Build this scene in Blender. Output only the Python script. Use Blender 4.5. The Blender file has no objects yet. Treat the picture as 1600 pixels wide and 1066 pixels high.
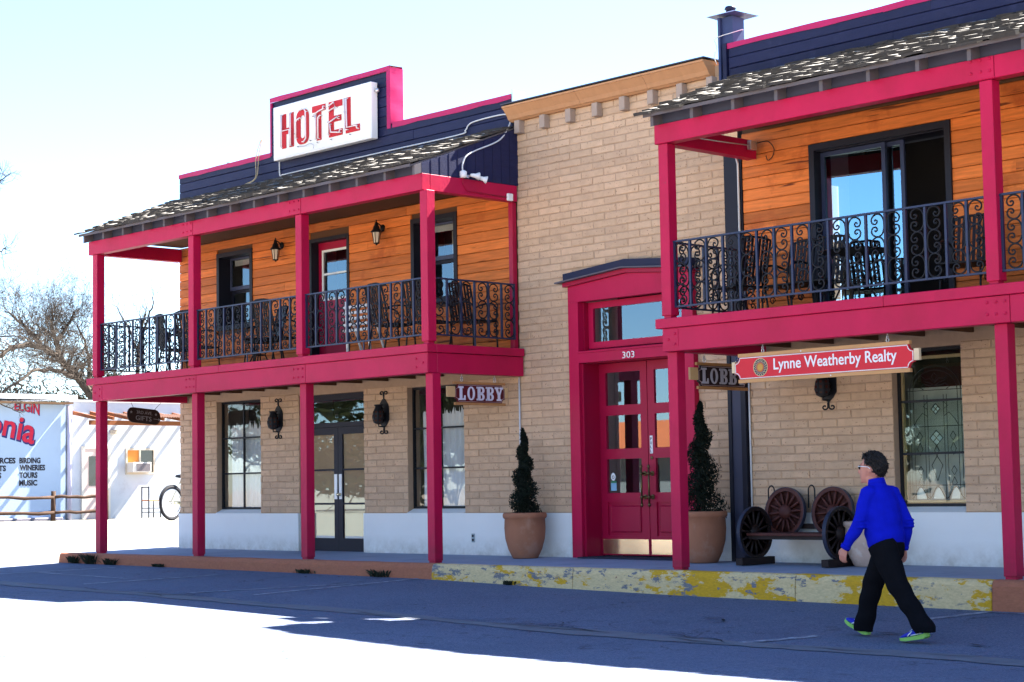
import bpy, bmesh, math, random
from mathutils import Vector, Matrix

S = bpy.context.scene
COL = S.collection
rnd = random.Random(11)
V = Vector
PI = math.pi

# ------------------------------------------------------------ camera, sky, sun, exposure
def make_camera():
    yaw, pitch, roll = math.radians(46.5947), math.radians(4.5283), math.radians(-0.9704)
    f = V((-math.sin(yaw) * math.cos(pitch), math.cos(yaw) * math.cos(pitch), math.sin(pitch)))
    r = V((math.cos(yaw), math.sin(yaw), 0))
    u = r.cross(f)
    r2 = r * math.cos(roll) + u * math.sin(roll)
    u2 = -r * math.sin(roll) + u * math.cos(roll)
    cd = bpy.data.cameras.new('camera')
    cd.sensor_width = 36
    cd.lens = 2860.9126 * 36 / 1600
    cd.clip_start, cd.clip_end = 0.1, 3000
    c = bpy.data.objects.new('camera', cd)
    m = Matrix((r2, u2, -f)).transposed().to_4x4()
    m.translation = V((9.6115, -15.5083, 0.969))
    c.matrix_world = m
    COL.objects.link(c)
    S.camera = c

make_camera()
SUN = V((0.13, 1.0, 1.16)).normalized()
SUN_EL = math.asin(SUN.z)
w = bpy.data.worlds.new('World')
S.world = w
w.use_nodes = True
nt = w.node_tree
bg = nt.nodes['Background']
sky = nt.nodes.new('ShaderNodeTexSky')
sky.sky_type = 'NISHITA'
sky.sun_disc = False
sky.sun_elevation = SUN_EL
sky.sun_rotation = math.atan2(SUN.x, SUN.y)
sky.altitude = 1200
sky.air_density = 1.0
sky.dust_density = 0.2
sky.ozone_density = 4.0
nt.links.new(sky.outputs[0], bg.inputs[0])
bg.inputs[1].default_value = 0.052
sd = bpy.data.lights.new('sun', 'SUN')
sd.energy = 5.0
sd.angle = math.radians(0.53)
sd.color = (1.0, 0.95, 0.86)
so = bpy.data.objects.new('sun', sd)
so.rotation_euler = (-SUN).to_track_quat('-Z', 'Y').to_euler()
so.location = (0, 20, 30)
COL.objects.link(so)
S.view_settings.view_transform = 'Standard'
S.view_settings.look = 'None'
S.view_settings.gamma = 1
S.view_settings.use_curve_mapping = False
S.view_settings.exposure = 3.1
S.cycles.max_bounces = 8
S.cycles.diffuse_bounces = 2
S.cycles.transparent_max_bounces = 12
S.cycles.caustics_reflective = False
S.cycles.caustics_refractive = False

# ------------------------------------------------------------ mesh helper
class MB:
    def __init__(s):
        s.v, s.f, s.sm, s.mi = [], [], [], {}

    def add(s, vs, fs, smooth=False, mi=None):
        o = len(s.v)
        for i, q in enumerate(mi or ()):
            if q:
                s.mi[len(s.f) + i] = q
        s.v += [tuple(q) for q in vs]
        s.f += [tuple(i + o for i in f) for f in fs]
        s.sm += [smooth] * len(fs)
        return s

    def box(s, x0, x1, y0, y1, z0, z1):
        vs = [(x, y, z) for z in (z0, z1) for y in (y0, y1) for x in (x0, x1)]
        return s.add(vs, [(0, 2, 3, 1), (4, 5, 7, 6), (0, 1, 5, 4), (2, 6, 7, 3), (0, 4, 6, 2), (1, 3, 7, 5)])

    def cbox(s, x0, x1, y0, y1, z0, z1, c=0.006):
        b = bmesh.new()
        bmesh.ops.create_cube(b, size=1)
        for q in b.verts:
            q.co = V((x0 + (q.co.x + .5) * (x1 - x0), y0 + (q.co.y + .5) * (y1 - y0), z0 + (q.co.z + .5) * (z1 - z0)))
        bmesh.ops.bevel(b, geom=b.edges[:], offset=c, segments=1, affect='EDGES')
        return s.bm(b)

    def bm(s, b, mat=None, smooth=False):
        b.verts.ensure_lookup_table()
        if mat is not None:
            b.transform(mat)
        b.verts.index_update()
        s.add([q.co[:] for q in b.verts], [[q.index for q in f.verts] for f in b.faces], smooth)
        b.free()
        return s

    def obox(s, c, ax, ay, az):
        c, ax, ay, az = V(c), V(ax), V(ay), V(az)
        vs = [c + ax * i + ay * j + az * k for k in (-1, 1) for j in (-1, 1) for i in (-1, 1)]
        return s.add(vs, [(0, 2, 3, 1), (4, 5, 7, 6), (0, 1, 5, 4), (2, 6, 7, 3), (0, 4, 6, 2), (1, 3, 7, 5)])

    def bar(s, a, b, w, h, up=(0, 0, 1)):
        a, b = V(a), V(b)
        t = (b - a)
        L = t.length
        t.normalize()
        up = V(up)
        if abs(t.dot(up)) > .98:
            up = V((0, 1, 0)) if abs(t.y) < .9 else V((1, 0, 0))
        sd = t.cross(up).normalized()
        u = sd.cross(t)
        return s.obox((a + b) / 2, t * L / 2, sd * w / 2, u * h / 2)

    def prism(s, pts, o, ux, uy, dep):
        # polygon pts (2D) placed at o + ux*x + uy*y, extruded by vector dep
        o, ux, uy, dep = V(o), V(ux), V(uy), V(dep)
        n = len(pts)
        a = [o + ux * x + uy * y for x, y in pts]
        vs = a + [q + dep for q in a]
        fs = [tuple(range(n - 1, -1, -1)), tuple(range(n, 2 * n))]
        fs += [(i, (i + 1) % n, n + (i + 1) % n, n + i) for i in range(n)]
        return s.add(vs, fs)

    def tube(s, pts, r, n=6, closed=False, smooth=True, cap=True):
        pts = [V(q) for q in pts]
        m = len(pts)
        rr = r if isinstance(r, (list, tuple)) else [r] * m
        ref = None
        vs = []
        for i in range(m):
            if closed:
                t = pts[(i + 1) % m] - pts[i - 1]
            else:
                t = pts[min(i + 1, m - 1)] - pts[max(i - 1, 0)]
            if t.length < 1e-9:
                t = V((0, 0, 1))
            t.normalize()
            if ref is None:
                ref = V((0, 0, 1)) if abs(t.z) < .9 else V((1, 0, 0))
            sd = (ref - t * ref.dot(t))
            if sd.length < 1e-6:
                sd = t.orthogonal()
            sd.normalize()
            ref = sd
            b = t.cross(sd)
            for k in range(n):
                a = 2 * PI * k / n
                vs.append(pts[i] + (sd * math.cos(a) + b * math.sin(a)) * rr[i])
        fs = []
        for i in range(m if closed else m - 1):
            for k in range(n):
                i2 = (i + 1) % m
                fs.append((i * n + k, i * n + (k + 1) % n, i2 * n + (k + 1) % n, i2 * n + k))
        if cap and not closed:
            fs.append(tuple(range(n - 1, -1, -1)))
            fs.append(tuple((m - 1) * n + k for k in range(n)))
        return s.add(vs, fs, smooth)

    def lathe(s, prof, c=(0, 0, 0), n=24, smooth=True, mat=None):
        vs = []
        for (r, z) in prof:
            for k in range(n):
                a = 2 * PI * k / n
                q = V((r * math.cos(a), r * math.sin(a), z))
                vs.append((mat @ q if mat is not None else q) + V(c))
        fs = []
        for i in range(len(prof) - 1):
            for k in range(n):
                fs.append((i * n + k, i * n + (k + 1) % n, (i + 1) * n + (k + 1) % n, (i + 1) * n + k))
        fs.append(tuple(range(n - 1, -1, -1)))
        fs.append(tuple((len(prof) - 1) * n + k for k in range(n)))
        return s.add(vs, fs, smooth)

    def mesh(s, name):
        me = bpy.data.meshes.new(name)
        me.from_pydata(s.v, [], s.f)
        if any(s.sm):
            me.polygons.foreach_set('use_smooth', s.sm)
        for i, q in s.mi.items():
            me.polygons[i].material_index = q
        me.update()
        return me

WM = {}
def obj(name, mb, mat, parent=None, loc=None, rot=None, scale=None, **props):
    me = mb.mesh(name) if isinstance(mb, MB) else mb
    if mat is not None and not me.materials:
        me.materials.append(mat)
    o = bpy.data.objects.new(name, me)
    COL.objects.link(o)
    m = Matrix.LocRotScale(V(loc or (0, 0, 0)), rot, V(scale or (1, 1, 1)))
    if parent is not None:
        o.parent = parent
        o.matrix_parent_inverse = WM[parent.name].inverted()
    o.matrix_basis = m
    WM[o.name] = m
    for k, q in props.items():
        o[k] = q
    return o

def thing(name, label, cat, loc=(0, 0, 0), group=None):
    o = bpy.data.objects.new(name, None)
    o.empty_display_size = .2
    COL.objects.link(o)
    o.location = loc
    WM[o.name] = Matrix.Translation(V(loc))
    o['label'] = label
    o['category'] = cat
    if group:
        o['group'] = group
    return o

def tag(o, label, cat, group=None):
    o['label'] = label
    o['category'] = cat
    if group:
        o['group'] = group
    return o

def dup(root, loc, rotz, label, group=None, scale=1.0):
    # a copy of a thing standing at the origin, with copies of its parts and sub-parts
    r = root.copy()
    COL.objects.link(r)
    r.location = loc
    r.rotation_euler = (0, 0, rotz)
    r.scale = (scale,) * 3
    r['label'] = label
    if group:
        r['group'] = group
    for ch in list(root.children):
        c = ch.copy()
        COL.objects.link(c)
        c.parent = r
        for g in list(ch.children):
            d = g.copy()
            COL.objects.link(d)
            d.parent = c
    return r

def put(root, loc, rotz, scale=1.0):
    root.location = loc
    root.rotation_euler = (0, 0, rotz)
    root.scale = (scale,) * 3
    return root

def evaluated(mb, mods):
    o = bpy.data.objects.new('tmp', mb.mesh('tmp'))
    COL.objects.link(o)
    for typ, kw in mods:
        md = o.modifiers.new(typ, typ)
        for k, q in kw.items():
            setattr(md, k, q)
    dg = bpy.context.evaluated_depsgraph_get()
    me = bpy.data.meshes.new_from_object(o.evaluated_get(dg))
    bpy.data.objects.remove(o)
    return me

def text(mb, s, o, ux, uy, h, w=None, dep=0.004, mapf=None, off=0.0):
    """lettering: o lower left corner, ux/uy unit directions, h cap height, w total width"""
    cu = bpy.data.curves.new('t', 'FONT')
    cu.body = s
    cu.size = 1
    cu.offset = off
    cu.resolution_u = 3
    t = bpy.data.objects.new('t', cu)
    COL.objects.link(t)
    dg = bpy.context.evaluated_depsgraph_get()
    me = bpy.data.meshes.new_from_object(t.evaluated_get(dg))
    bpy.data.objects.remove(t)
    if not len(me.vertices):
        return mb
    xs = [q.co.x for q in me.vertices]
    x0, x1 = min(xs), max(xs)
    sx = (w / (x1 - x0)) if w else h / .69
    sy = h / .69
    ux, uy, o = V(ux), V(uy), V(o)
    n = ux.cross(uy)
    def P(q, d):
        x, y = (q.co.x - x0) * sx, q.co.y * sy
        if mapf:
            x, y = mapf(x, y)
        return o + ux * x + uy * y + n * d
    fr = [P(q, dep) for q in me.vertices]
    bk = [P(q, 0) for q in me.vertices]
    N = len(fr)
    fs = [tuple(p.vertices) for p in me.polygons]
    ec = {}
    for p in me.polygons:
        for e in p.edge_keys:
            ec[e] = ec.get(e, 0) + 1
    side = [(a, b, b + N, a + N) for (a, b), c in ec.items() if c == 1]
    mb.add(fr + bk, fs + side)
    bpy.data.meshes.remove(me)
    return mb

# ------------------------------------------------------------ materials
def nd(t, typ, **kw):
    n = t.nodes.new(typ)
    for k, q in kw.items():
        setattr(n, k, q)
    return n

def math_(t, op, a, b=None):
    n = nd(t, 'ShaderNodeMath', operation=op)
    for i, q in enumerate((a, b)):
        if q is None:
            continue
        if isinstance(q, (int, float)):
            n.inputs[i].default_value = q
        else:
            t.links.new(q, n.inputs[i])
    return n.outputs[0]

def mixc(t, fac, a, b, mode='MIX'):
    n = nd(t, 'ShaderNodeMix', data_type='RGBA', blend_type=mode)
    for i, q in ((0, fac), (6, a), (7, b)):
        if isinstance(q, (int, float)):
            n.inputs[i].default_value = q
        elif isinstance(q, tuple):
            n.inputs[i].default_value = (*q, 1)
        else:
            t.links.new(q, n.inputs[i])
    return n.outputs[2]

def noise(t, vec, scale, detail=4, rough=.55):
    n = nd(t, 'ShaderNodeTexNoise')
    n.inputs['Scale'].default_value = scale
    n.inputs['Detail'].default_value = detail
    n.inputs['Roughness'].default_value = rough
    t.links.new(vec, n.inputs['Vector'])
    return n.outputs['Fac']

def ramp(t, fac, lo, hi):
    n = nd(t, 'ShaderNodeMapRange')
    n.inputs[1].default_value = lo
    n.inputs[2].default_value = hi
    t.links.new(fac, n.inputs[0])
    return n.outputs[0]

MATS = {}
def M(name, base, rough=.6, var=.12, scale=5, stretch=(1, 1, 1), bump=0., bscale=60, rand=0., metal=0., spec=.22,
      stain=None, stain_scale=1.5, stain_at=(.55, .7), fleck=None, coat=0., shift=None):
    if name in MATS:
        return MATS[name]
    m = bpy.data.materials.new(name)
    m.use_nodes = True
    t = m.node_tree
    b = t.nodes['Principled BSDF']
    geo = nd(t, 'ShaderNodeNewGeometry')
    mp = nd(t, 'ShaderNodeMapping')
    mp.inputs['Scale'].default_value = stretch
    t.links.new(geo.outputs['Position'], mp.inputs['Vector'])
    vec = mp.outputs[0]
    if rand > 0 or shift:
        oi = nd(t, 'ShaderNodeObjectInfo')
        rr = math_(t, 'FRACT', math_(t, 'ADD', oi.outputs['Random'], geo.outputs['Random Per Island']))
        if shift:   # each piece gets its own place in the grain
            cx = nd(t, 'ShaderNodeCombineXYZ')
            for i in range(3):
                t.links.new(math_(t, 'MULTIPLY', rr, shift * (i + 1.3)), cx.inputs[i])
            va = nd(t, 'ShaderNodeVectorMath', operation='ADD')
            t.links.new(vec, va.inputs[0])
            t.links.new(cx.outputs[0], va.inputs[1])
            vec = va.outputs[0]
    f = noise(t, vec, scale)
    k = math_(t, 'ADD', math_(t, 'MULTIPLY', math_(t, 'SUBTRACT', f, .5), 2.4 * var), 1.0)
    if rand > 0:
        k = math_(t, 'MULTIPLY', k, math_(t, 'ADD', math_(t, 'MULTIPLY', math_(t, 'SUBTRACT', rr, .5), 2 * rand), 1.0))
    cv = nd(t, 'ShaderNodeCombineColor')
    for i in range(3):
        t.links.new(k, cv.inputs[i])
    col = mixc(t, 1.0, base, cv.outputs[0], 'MULTIPLY')
    if stain:
        sf = ramp(t, noise(t, geo.outputs['Position'], stain_scale, 6, .65), *stain_at)
        col = mixc(t, sf, col, stain)
    if fleck:
        fc, fs, fa = fleck
        ff = ramp(t, noise(t, vec, fs, 2, .5), fa, fa + .05)
        col = mixc(t, ff, col, fc)
    t.links.new(col, b.inputs['Base Color'])
    b.inputs['Roughness'].default_value = rough
    b.inputs['Metallic'].default_value = metal
    b.inputs['Specular IOR Level'].default_value = spec
    if coat:
        b.inputs['Coat Weight'].default_value = coat
    if bump:
        bp = nd(t, 'ShaderNodeBump')
        bp.inputs['Strength'].default_value = bump
        bp.inputs['Distance'].default_value = .01
        t.links.new(noise(t, vec, bscale, 5, .6), bp.inputs['Height'])
        t.links.new(bp.outputs[0], b.inputs['Normal'])
    MATS[name] = m
    return m

def glass_mat(name, tint=(.96, .97, .98), refl=.22, rough=.012, wave=.0, gc=(.62, .84, 1)):
    m = bpy.data.materials.new(name)
    m.use_nodes = True
    t = m.node_tree
    t.nodes.remove(t.nodes['Principled BSDF'])
    out = t.nodes['Material Output']
    tr = nd(t, 'ShaderNodeBsdfTransparent')
    tr.inputs[0].default_value = (*tint, 1)
    gl = nd(t, 'ShaderNodeBsdfGlossy')
    gl.inputs[0].default_value = (*gc, 1)
    gl.inputs['Roughness'].default_value = rough
    fr = nd(t, 'ShaderNodeFresnel')
    fr.inputs[0].default_value = 1.5
    gn = nd(t, 'ShaderNodeNewGeometry')
    fac = math_(t, 'MULTIPLY', math_(t, 'ADD', fr.outputs[0], refl), math_(t, 'SUBTRACT', 1.0, gn.outputs['Backfacing']))
    if wave:
        bp = nd(t, 'ShaderNodeBump')
        bp.inputs['Strength'].default_value = wave
        bp.inputs['Distance'].default_value = .02
        geo = nd(t, 'ShaderNodeNewGeometry')
        t.links.new(noise(t, geo.outputs['Position'], 2.2, 1), bp.inputs['Height'])
        t.links.new(bp.outputs[0], gl.inputs['Normal'])
    mx = nd(t, 'ShaderNodeMixShader')
    t.links.new(fac, mx.inputs[0])
    t.links.new(tr.outputs[0], mx.inputs[1])
    t.links.new(gl.outputs[0], mx.inputs[2])
    t.links.new(mx.outputs[0], out.inputs[0])
    return m

PINK = M('magenta_paint', (.48, .005, .058), .5, .14, 3.0, (1, 1, .6), bump=.22, bscale=28, stain=(.38, .006, .042), stain_scale=1.6, stain_at=(.48, .78), fleck=((.34, .03, .06), 26, .735))
DOORRED = M('door_paint', (.36, .005, .042), .4, .06, 3)
TRIMPINK = M('trim_metal_paint', (.40, .010, .10), .45, .12, 3, bump=.25, bscale=4)
NAVY = M('navy_paint', (.011, .014, .052), .55, .25, 6, (1, 1, 5), bump=.3, bscale=30, rand=.22, shift=3., stain=(.020, .024, .07), stain_scale=2.5)
NAVYFLAT = M('navy_trim', (.010, .012, .042), .45, .1, 4)
CHAR = M('charcoal_trim', (.012, .012, .022), .5, .1, 4)
BRICK = M('slump_brick', (.58, .39, .255), .9, .16, 9, bump=.8, bscale=55, rand=.085, shift=5., fleck=((.30, .17, .10), 40, .66))
MORTAR = M('mortar', (.45, .305, .205), .95, .12, 14, bump=.5, bscale=80)
WOOD = M('cedar_siding', (.63, .165, .034), .6, .42, 7, (.35, 1, 5), bump=.25, bscale=30, rand=.24, shift=7., fleck=((.16, .035, .008), 3.6, .665), stain=(.40, .075, .012), stain_scale=1.3)
STUCCO = M('white_stucco', (.80, .79, .77), .85, .03, 3, bump=.18, bscale=70, stain=(.66, .64, .60), stain_scale=1.2, stain_at=(.62, .85))
SHAKE = M('weathered_shake', (.30, .275, .245), .9, .35, 8, (1, .6, 3), bump=.6, bscale=40, rand=.40, shift=4.)
BUTTSHADE = M('shaded_end_grain', (.055, .049, .045), .95, .3, 20)  # shade at the shake butts and edges, painted in as a dark colour
GREYWD = M('grey_eave_paint', (.115, .10, .11), .7, .12, 4)
BLOCKM = M('blue_grey_board', (.05, .053, .085), .7, .12, 4)
BROWN = M('brown_soffit', (.10, .045, .022), .8, .2, 6, (.3, 1, 1))
IRON = M('wrought_iron', (.009, .010, .014), .5, .1, 9, spec=.25)
BAR = M('railing_paint', (.013, .021, .060), .4, .1, 9, spec=.4)
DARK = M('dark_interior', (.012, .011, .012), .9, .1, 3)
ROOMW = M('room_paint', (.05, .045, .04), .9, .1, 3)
CURT = M('lace_curtain', (.74, .74, .72), .9, .10, 30, (1, 1, .25))
PAPER = M('tan_blind', (.50, .33, .19), .8, .10, 3)
WHITE = M('white_paint', (.80, .80, .80), .45, .03, 4)
CREAMW = M('cream_sign_face', (.80, .80, .77), .35, .03, 3)
REDL = M('red_lettering', (.52, .015, .025), .5, .10, 8)
SILVER = M('galvanised_steel', (.55, .56, .58), .35, .1, 6, metal=.8)
CONDU = M('conduit_paint', (.62, .63, .66), .4, .05, 6)
BRASS = M('brass_plate', (.82, .72, .50), .22, .06, 5, metal=1., bump=.08, bscale=6)
ABRASS = M('antique_brass', (.14, .105, .05), .35, .2, 12, metal=.8)
TERRA = M('terracotta', (.36, .15, .085), .8, .16, 7, (1, 1, .5), bump=.25, bscale=40, stain=(.42, .22, .15), stain_scale=4)
CORN = M('cornice_paint', (.46, .235, .115), .7, .12, 5, (3, 1, 1), bump=.15, bscale=20, stain=(.38, .17, .075), stain_scale=2)
CORB = M('corbel_stone', (.38, .29, .235), .9, .1, 8, bump=.3)
CONC = M('sidewalk_concrete', (.30, .33, .42), .85, .12, 2.2, bump=.25, bscale=60, stain=(.22, .245, .32), stain_scale=1.0)
FOL = M('cypress_foliage', (.006, .011, .006), .8, .5, 30, rand=.5)
BARK = M('grey_bark', (.060, .046, .036), .95, .3, 14, bump=.5)
OLDWOOD = M('weathered_rail', (.055, .030, .020), .9, .3, 9, (1, 1, 1), bump=.5)
GLASS = glass_mat('window_glass', refl=.10)
GLASSW = glass_mat('old_wavy_glass', refl=.05, wave=.05, gc=(.9, .95, 1))
GLASSD = glass_mat('door_glass', refl=.12)

def grime(m, z0, z1, col, amt=.8, sc=6):
    """dirt splashed up from the pavement"""
    t = m.node_tree
    b = t.nodes['Principled BSDF']
    src = b.inputs['Base Color'].links[0].from_socket
    geo = nd(t, 'ShaderNodeNewGeometry')
    sp = nd(t, 'ShaderNodeSeparateXYZ')
    t.links.new(geo.outputs['Position'], sp.inputs[0])
    h = math_(t, 'SUBTRACT', 1.0, ramp(t, sp.outputs[2], z0, z1))
    n = ramp(t, noise(t, geo.outputs['Position'], sc, 7, .7), .30, .75)
    f = math_(t, 'MULTIPLY', math_(t, 'MULTIPLY', h, n), amt)
    t.links.new(mixc(t, f, src, col), b.inputs['Base Color'])
grime(STUCCO, .0, .30, (.42, .37, .31), 1.0)
grime(PINK, .0, .35, (.16, .02, .035), .9, 9)
grime(TERRA, .0, .30, (.22, .12, .09), .8, 8)

# ------------------------------------------------------------ special materials
def asphalt():
    m = bpy.data.materials.new('worn_asphalt')
    m.use_nodes = True
    t = m.node_tree
    b = t.nodes['Principled BSDF']
    geo = nd(t, 'ShaderNodeNewGeometry')
    P = geo.outputs['Position']
    col = mixc(t, ramp(t, noise(t, P, .55, 5, .6), .40, .62), (.115, .146, .235), (.094, .121, .198))
    col = mixc(t, ramp(t, noise(t, P, 2.6, 7, .7), .50, .72), col, (.132, .160, .24))
    st = ramp(t, noise(t, P, 1.9, 3, .6), .66, .72)
    col = mixc(t, math_(t, 'MULTIPLY', st, .55), col, (.040, .046, .066))
    g2 = noise(t, P, 42, 3, .7)
    col = mixc(t, ramp(t, g2, .52, .66), col, (.185, .205, .265))
    col = mixc(t, math_(t, 'SUBTRACT', 1.0, ramp(t, g2, .34, .47)), col, (.062, .080, .135))
    gr = noise(t, P, 190, 2, .6)
    col = mixc(t, ramp(t, gr, .56, .66), col, (.19, .20, .235))
    col = mixc(t, math_(t, 'SUBTRACT', 1.0, ramp(t, gr, .34, .44)), col, (.045, .055, .085))
    v = nd(t, 'ShaderNodeTexVoronoi', feature='DISTANCE_TO_EDGE')
    v.inputs['Scale'].default_value = .85
    wv = nd(t, 'ShaderNodeVectorMath', operation='ADD')
    nz = nd(t, 'ShaderNodeTexNoise')
    nz.inputs['Scale'].default_value = 2.5
    nz.inputs['Detail'].default_value = 4
    t.links.new(P, nz.inputs['Vector'])
    t.links.new(P, wv.inputs[0])
    t.links.new(nz.outputs['Color'], wv.inputs[1])
    t.links.new(wv.outputs[0], v.inputs['Vector'])
    ck = math_(t, 'SUBTRACT', 1.0, ramp(t, v.outputs['Distance'], .004, .014))
    ck = math_(t, 'MULTIPLY', ck, ramp(t, noise(t, P, .8, 2), .50, .60))
    col = mixc(t, math_(t, 'MULTIPLY', ck, .7), col, (.035, .04, .055))
    t.links.new(col, b.inputs['Base Color'])
    b.inputs['Roughness'].default_value = .9
    b.inputs['Specular IOR Level'].default_value = .2
    bp = nd(t, 'ShaderNodeBump')
    bp.inputs['Strength'].default_value = .55
    bp.inputs['Distance'].default_value = .01
    t.links.new(noise(t, P, 120, 4, .65), bp.inputs['Height'])
    t.links.new(bp.outputs[0], b.inputs['Normal'])
    return m

def kerb_paint(name, coats):
    m = bpy.data.materials.new(name)
    m.use_nodes = True
    t = m.node_tree
    b = t.nodes['Principled BSDF']
    geo = nd(t, 'ShaderNodeNewGeometry')
    mp = nd(t, 'ShaderNodeMapping')
    mp.inputs['Scale'].default_value = (.75, 1, 1.9)
    t.links.new(geo.outputs['Position'], mp.inputs['Vector'])
    p = mp.outputs[0]
    col = mixc(t, noise(t, p, 7, 5), coats[0], tuple(c * .7 for c in coats[0]))
    for i, (c, sc, a, bb) in enumerate(coats[1:]):
        ad = nd(t, 'ShaderNodeVectorMath', operation='ADD')
        t.links.new(p, ad.inputs[0])
        ad.inputs[1].default_value = (3.7 * i, 1.3 * i, 2.1 * i)
        f = ramp(t, noise(t, ad.outputs[0], sc, 8, .72), a, bb)
        col = mixc(t, f, col, c)
    gr = ramp(t, noise(t, p, 30, 4, .6), .35, .75)
    col = mixc(t, .35, col, mixc(t, gr, (.30, .28, .27), (1, 1, 1)), 'MULTIPLY')
    t.links.new(col, b.inputs['Base Color'])
    b.inputs['Roughness'].default_value = .85
    bp = nd(t, 'ShaderNodeBump')
    bp.inputs['Strength'].default_value = .5
    bp.inputs['Distance'].default_value = .008
    t.links.new(noise(t, p, 35, 6, .7), bp.inputs['Height'])
    t.links.new(bp.outputs[0], b.inputs['Normal'])
    return m

KY = kerb_paint('peeling_yellow_kerb', [(.20, .205, .235), ((.72, .54, .28), 2.3, .36, .42), ((.66, .36, .008), 2.1, .515, .53), ((.19, .185, .20), 5.5, .575, .59), ((.22, .04, .05), 4.0, .66, .68)])
KO = kerb_paint('orange_kerb', [(.50, .17, .085), ((.42, .14, .075), 2.0, .45, .6), ((.22, .15, .14), 5.0, .66, .70)])

# ------------------------------------------------------------ ground
def lerp_tab(tab, x):
    if x <= tab[0][0]:
        return tab[0][1]
    for (a, p), (b, q) in zip(tab, tab[1:]):
        if x <= b:
            return p + (q - p) * (x - a) / (b - a)
    return tab[-1][1]

def sst(x):
    x = max(0., min(1., x))
    return x * x * (3 - 2 * x)

KERB_Z = [(-40, -.10), (-17, -.16), (-12, -.175), (-8.2, -.195), (-6, -.24), (-4, -.268), (0, -.29), (10, -.32)]
SEAM_Z = [(-40, -.12), (-20, -.20), (-15, -.265), (-12, -.31), (-8.5, -.345), (-5.3, -.40), (-3, -.44), (0, -.455), (10, -.47)]
ROAD_Z = [(-40, -.12), (-14, -.23), (-9, -.25), (-5.5, -.31), (-4.5, -.38), (-2, -.43), (10, -.46)]

def g(x, y):
    k, s, r = lerp_tab(KERB_Z, x), lerp_tab(SEAM_Z, x), lerp_tab(ROAD_Z, x)
    if y >= -.1:
        z = k
    elif y >= -2.8:
        z = k + (s - k) * (-.1 - y) / 2.7
    elif y >= -4.9:
        z = s + (r - s) * sst((-2.8 - y) / 2.1)
    else:
        z = r
    t = sst((-17.4 - x) / 8.5) * sst((y + 2.2) / 4.5)
    z = z + (.33 - z) * t
    return z

def axis(a, b, st, far):
    q = [a + i * st for i in range(int((b - a) / st) + 1)]
    lo, hi, d = [], [], st
    x = a
    while x > -far:
        d *= 1.5
        x -= d
        lo.append(x)
    x, d = q[-1], st
    while x < far:
        d *= 1.5
        x += d
        hi.append(x)
    return lo[::-1] + q + hi

gx, gy = axis(-31.0, 8.0, .5, 900), axis(-16.1, 14.0, .35, 900)
LOT = M('pale_dirt', (.21, .20, .175), .95, .12, 1.2, bump=.4, bscale=50, fleck=((.15, .14, .11), 30, .68))
def ground_part(name, mat, pick):
    mb = MB()
    ids = {}
    for i in range(len(gx) - 1):
        for j in range(len(gy) - 1):
            cx, cy = (gx[i] + gx[i + 1]) / 2, (gy[j] + gy[j + 1]) / 2
            if pick(cx, cy):
                f = []
                for a, b in ((i, j), (i + 1, j), (i + 1, j + 1), (i, j + 1)):
                    if (a, b) not in ids:
                        ids[(a, b)] = len(mb.v)
                        mb.v.append((gx[a], gy[b], g(gx[a], gy[b])))
                    f.append(ids[(a, b)])
                mb.f.append(tuple(f))
                mb.sm.append(True)
    return obj(name, mb, mat, kind='structure')
is_lot = lambda x, y: (x < -17.5 and y > -1.0) or y > 30
is_bounce = lambda x, y: y < -8.6
ASPH = asphalt()
ground_part('road', ASPH, lambda x, y: not is_lot(x, y) and not is_bounce(x, y))
ground_part('bounce_verge', M('pale_bounce_gravel', (.34, .28, .205), .95, .15, 1.5, bump=.4, bscale=40, fleck=((.2, .17, .12), 30, .66)), is_bounce)  # pale warm ground added so it bounces sunlight onto the facades
ground_part('dirt_lot', LOT, is_lot)

# strip of older paving along the gutter line, with ragged edges, and its cracks
mb = MB()
xs = [-19 + .22 * i for i in range(110)]
up = [(-2.72 + .05 * math.sin(x * 1.7) + rnd.uniform(-.03, .03)) for x in xs]
lo = [(-3.10 + .06 * math.sin(x * 1.1 + 1) + rnd.uniform(-.04, .04)) for x in xs]
mb.add([(x, y, g(x, y) + .006) for x, y in zip(xs, up)] + [(x, (a + b) / 2, g(x, (a + b) / 2) + .012) for x, a, b in zip(xs, up, lo)] + [(x, y, g(x, y) + .006) for x, y in zip(xs, lo)],
       [(i, i + 1, len(xs) + i + 1, len(xs) + i) for i in range(len(xs) - 1)] + [(len(xs) + i, len(xs) + i + 1, 2 * len(xs) + i + 1, 2 * len(xs) + i) for i in range(len(xs) - 1)], True)
obj('gutter_strip', mb, M('old_paving', (.150, .160, .19), .9, .2, 4, bump=.6, bscale=70, stain=(.112, .122, .15), stain_scale=2.2), kind='structure')
mb = MB()
def crack(x, y, ang, n, st, wd):
    q = []
    for i in range(n):
        q.append((x, y, wd * (1 - abs(2 * i / (n - 1) - 1)) + .003))
        ang += rnd.uniform(-.5, .5)
        x += math.cos(ang) * st
        y += math.sin(ang) * st * .5
    vs = []
    for x, y, d in q:
        vs += [(x, y - d, g(x, y) + .016), (x, y + d, g(x, y) + .016)]
    mb.add(vs, [(2 * i, 2 * i + 2, 2 * i + 3, 2 * i + 1) for i in range(n - 1)])
for i in range(26):
    crack(rnd.uniform(-14, 3), rnd.uniform(-2.9, -2.62), rnd.uniform(-.2, .2), 12, .09, rnd.uniform(.006, .016))
for i in range(9):
    crack(rnd.uniform(-6, 3), rnd.uniform(-2.3, -.5), rnd.uniform(-.4, .4), 6, .06, rnd.uniform(.012, .03))
obj('road_crack', mb, M('tar_crack', (.022, .024, .032), .8, .1, 9), kind='structure')

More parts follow.
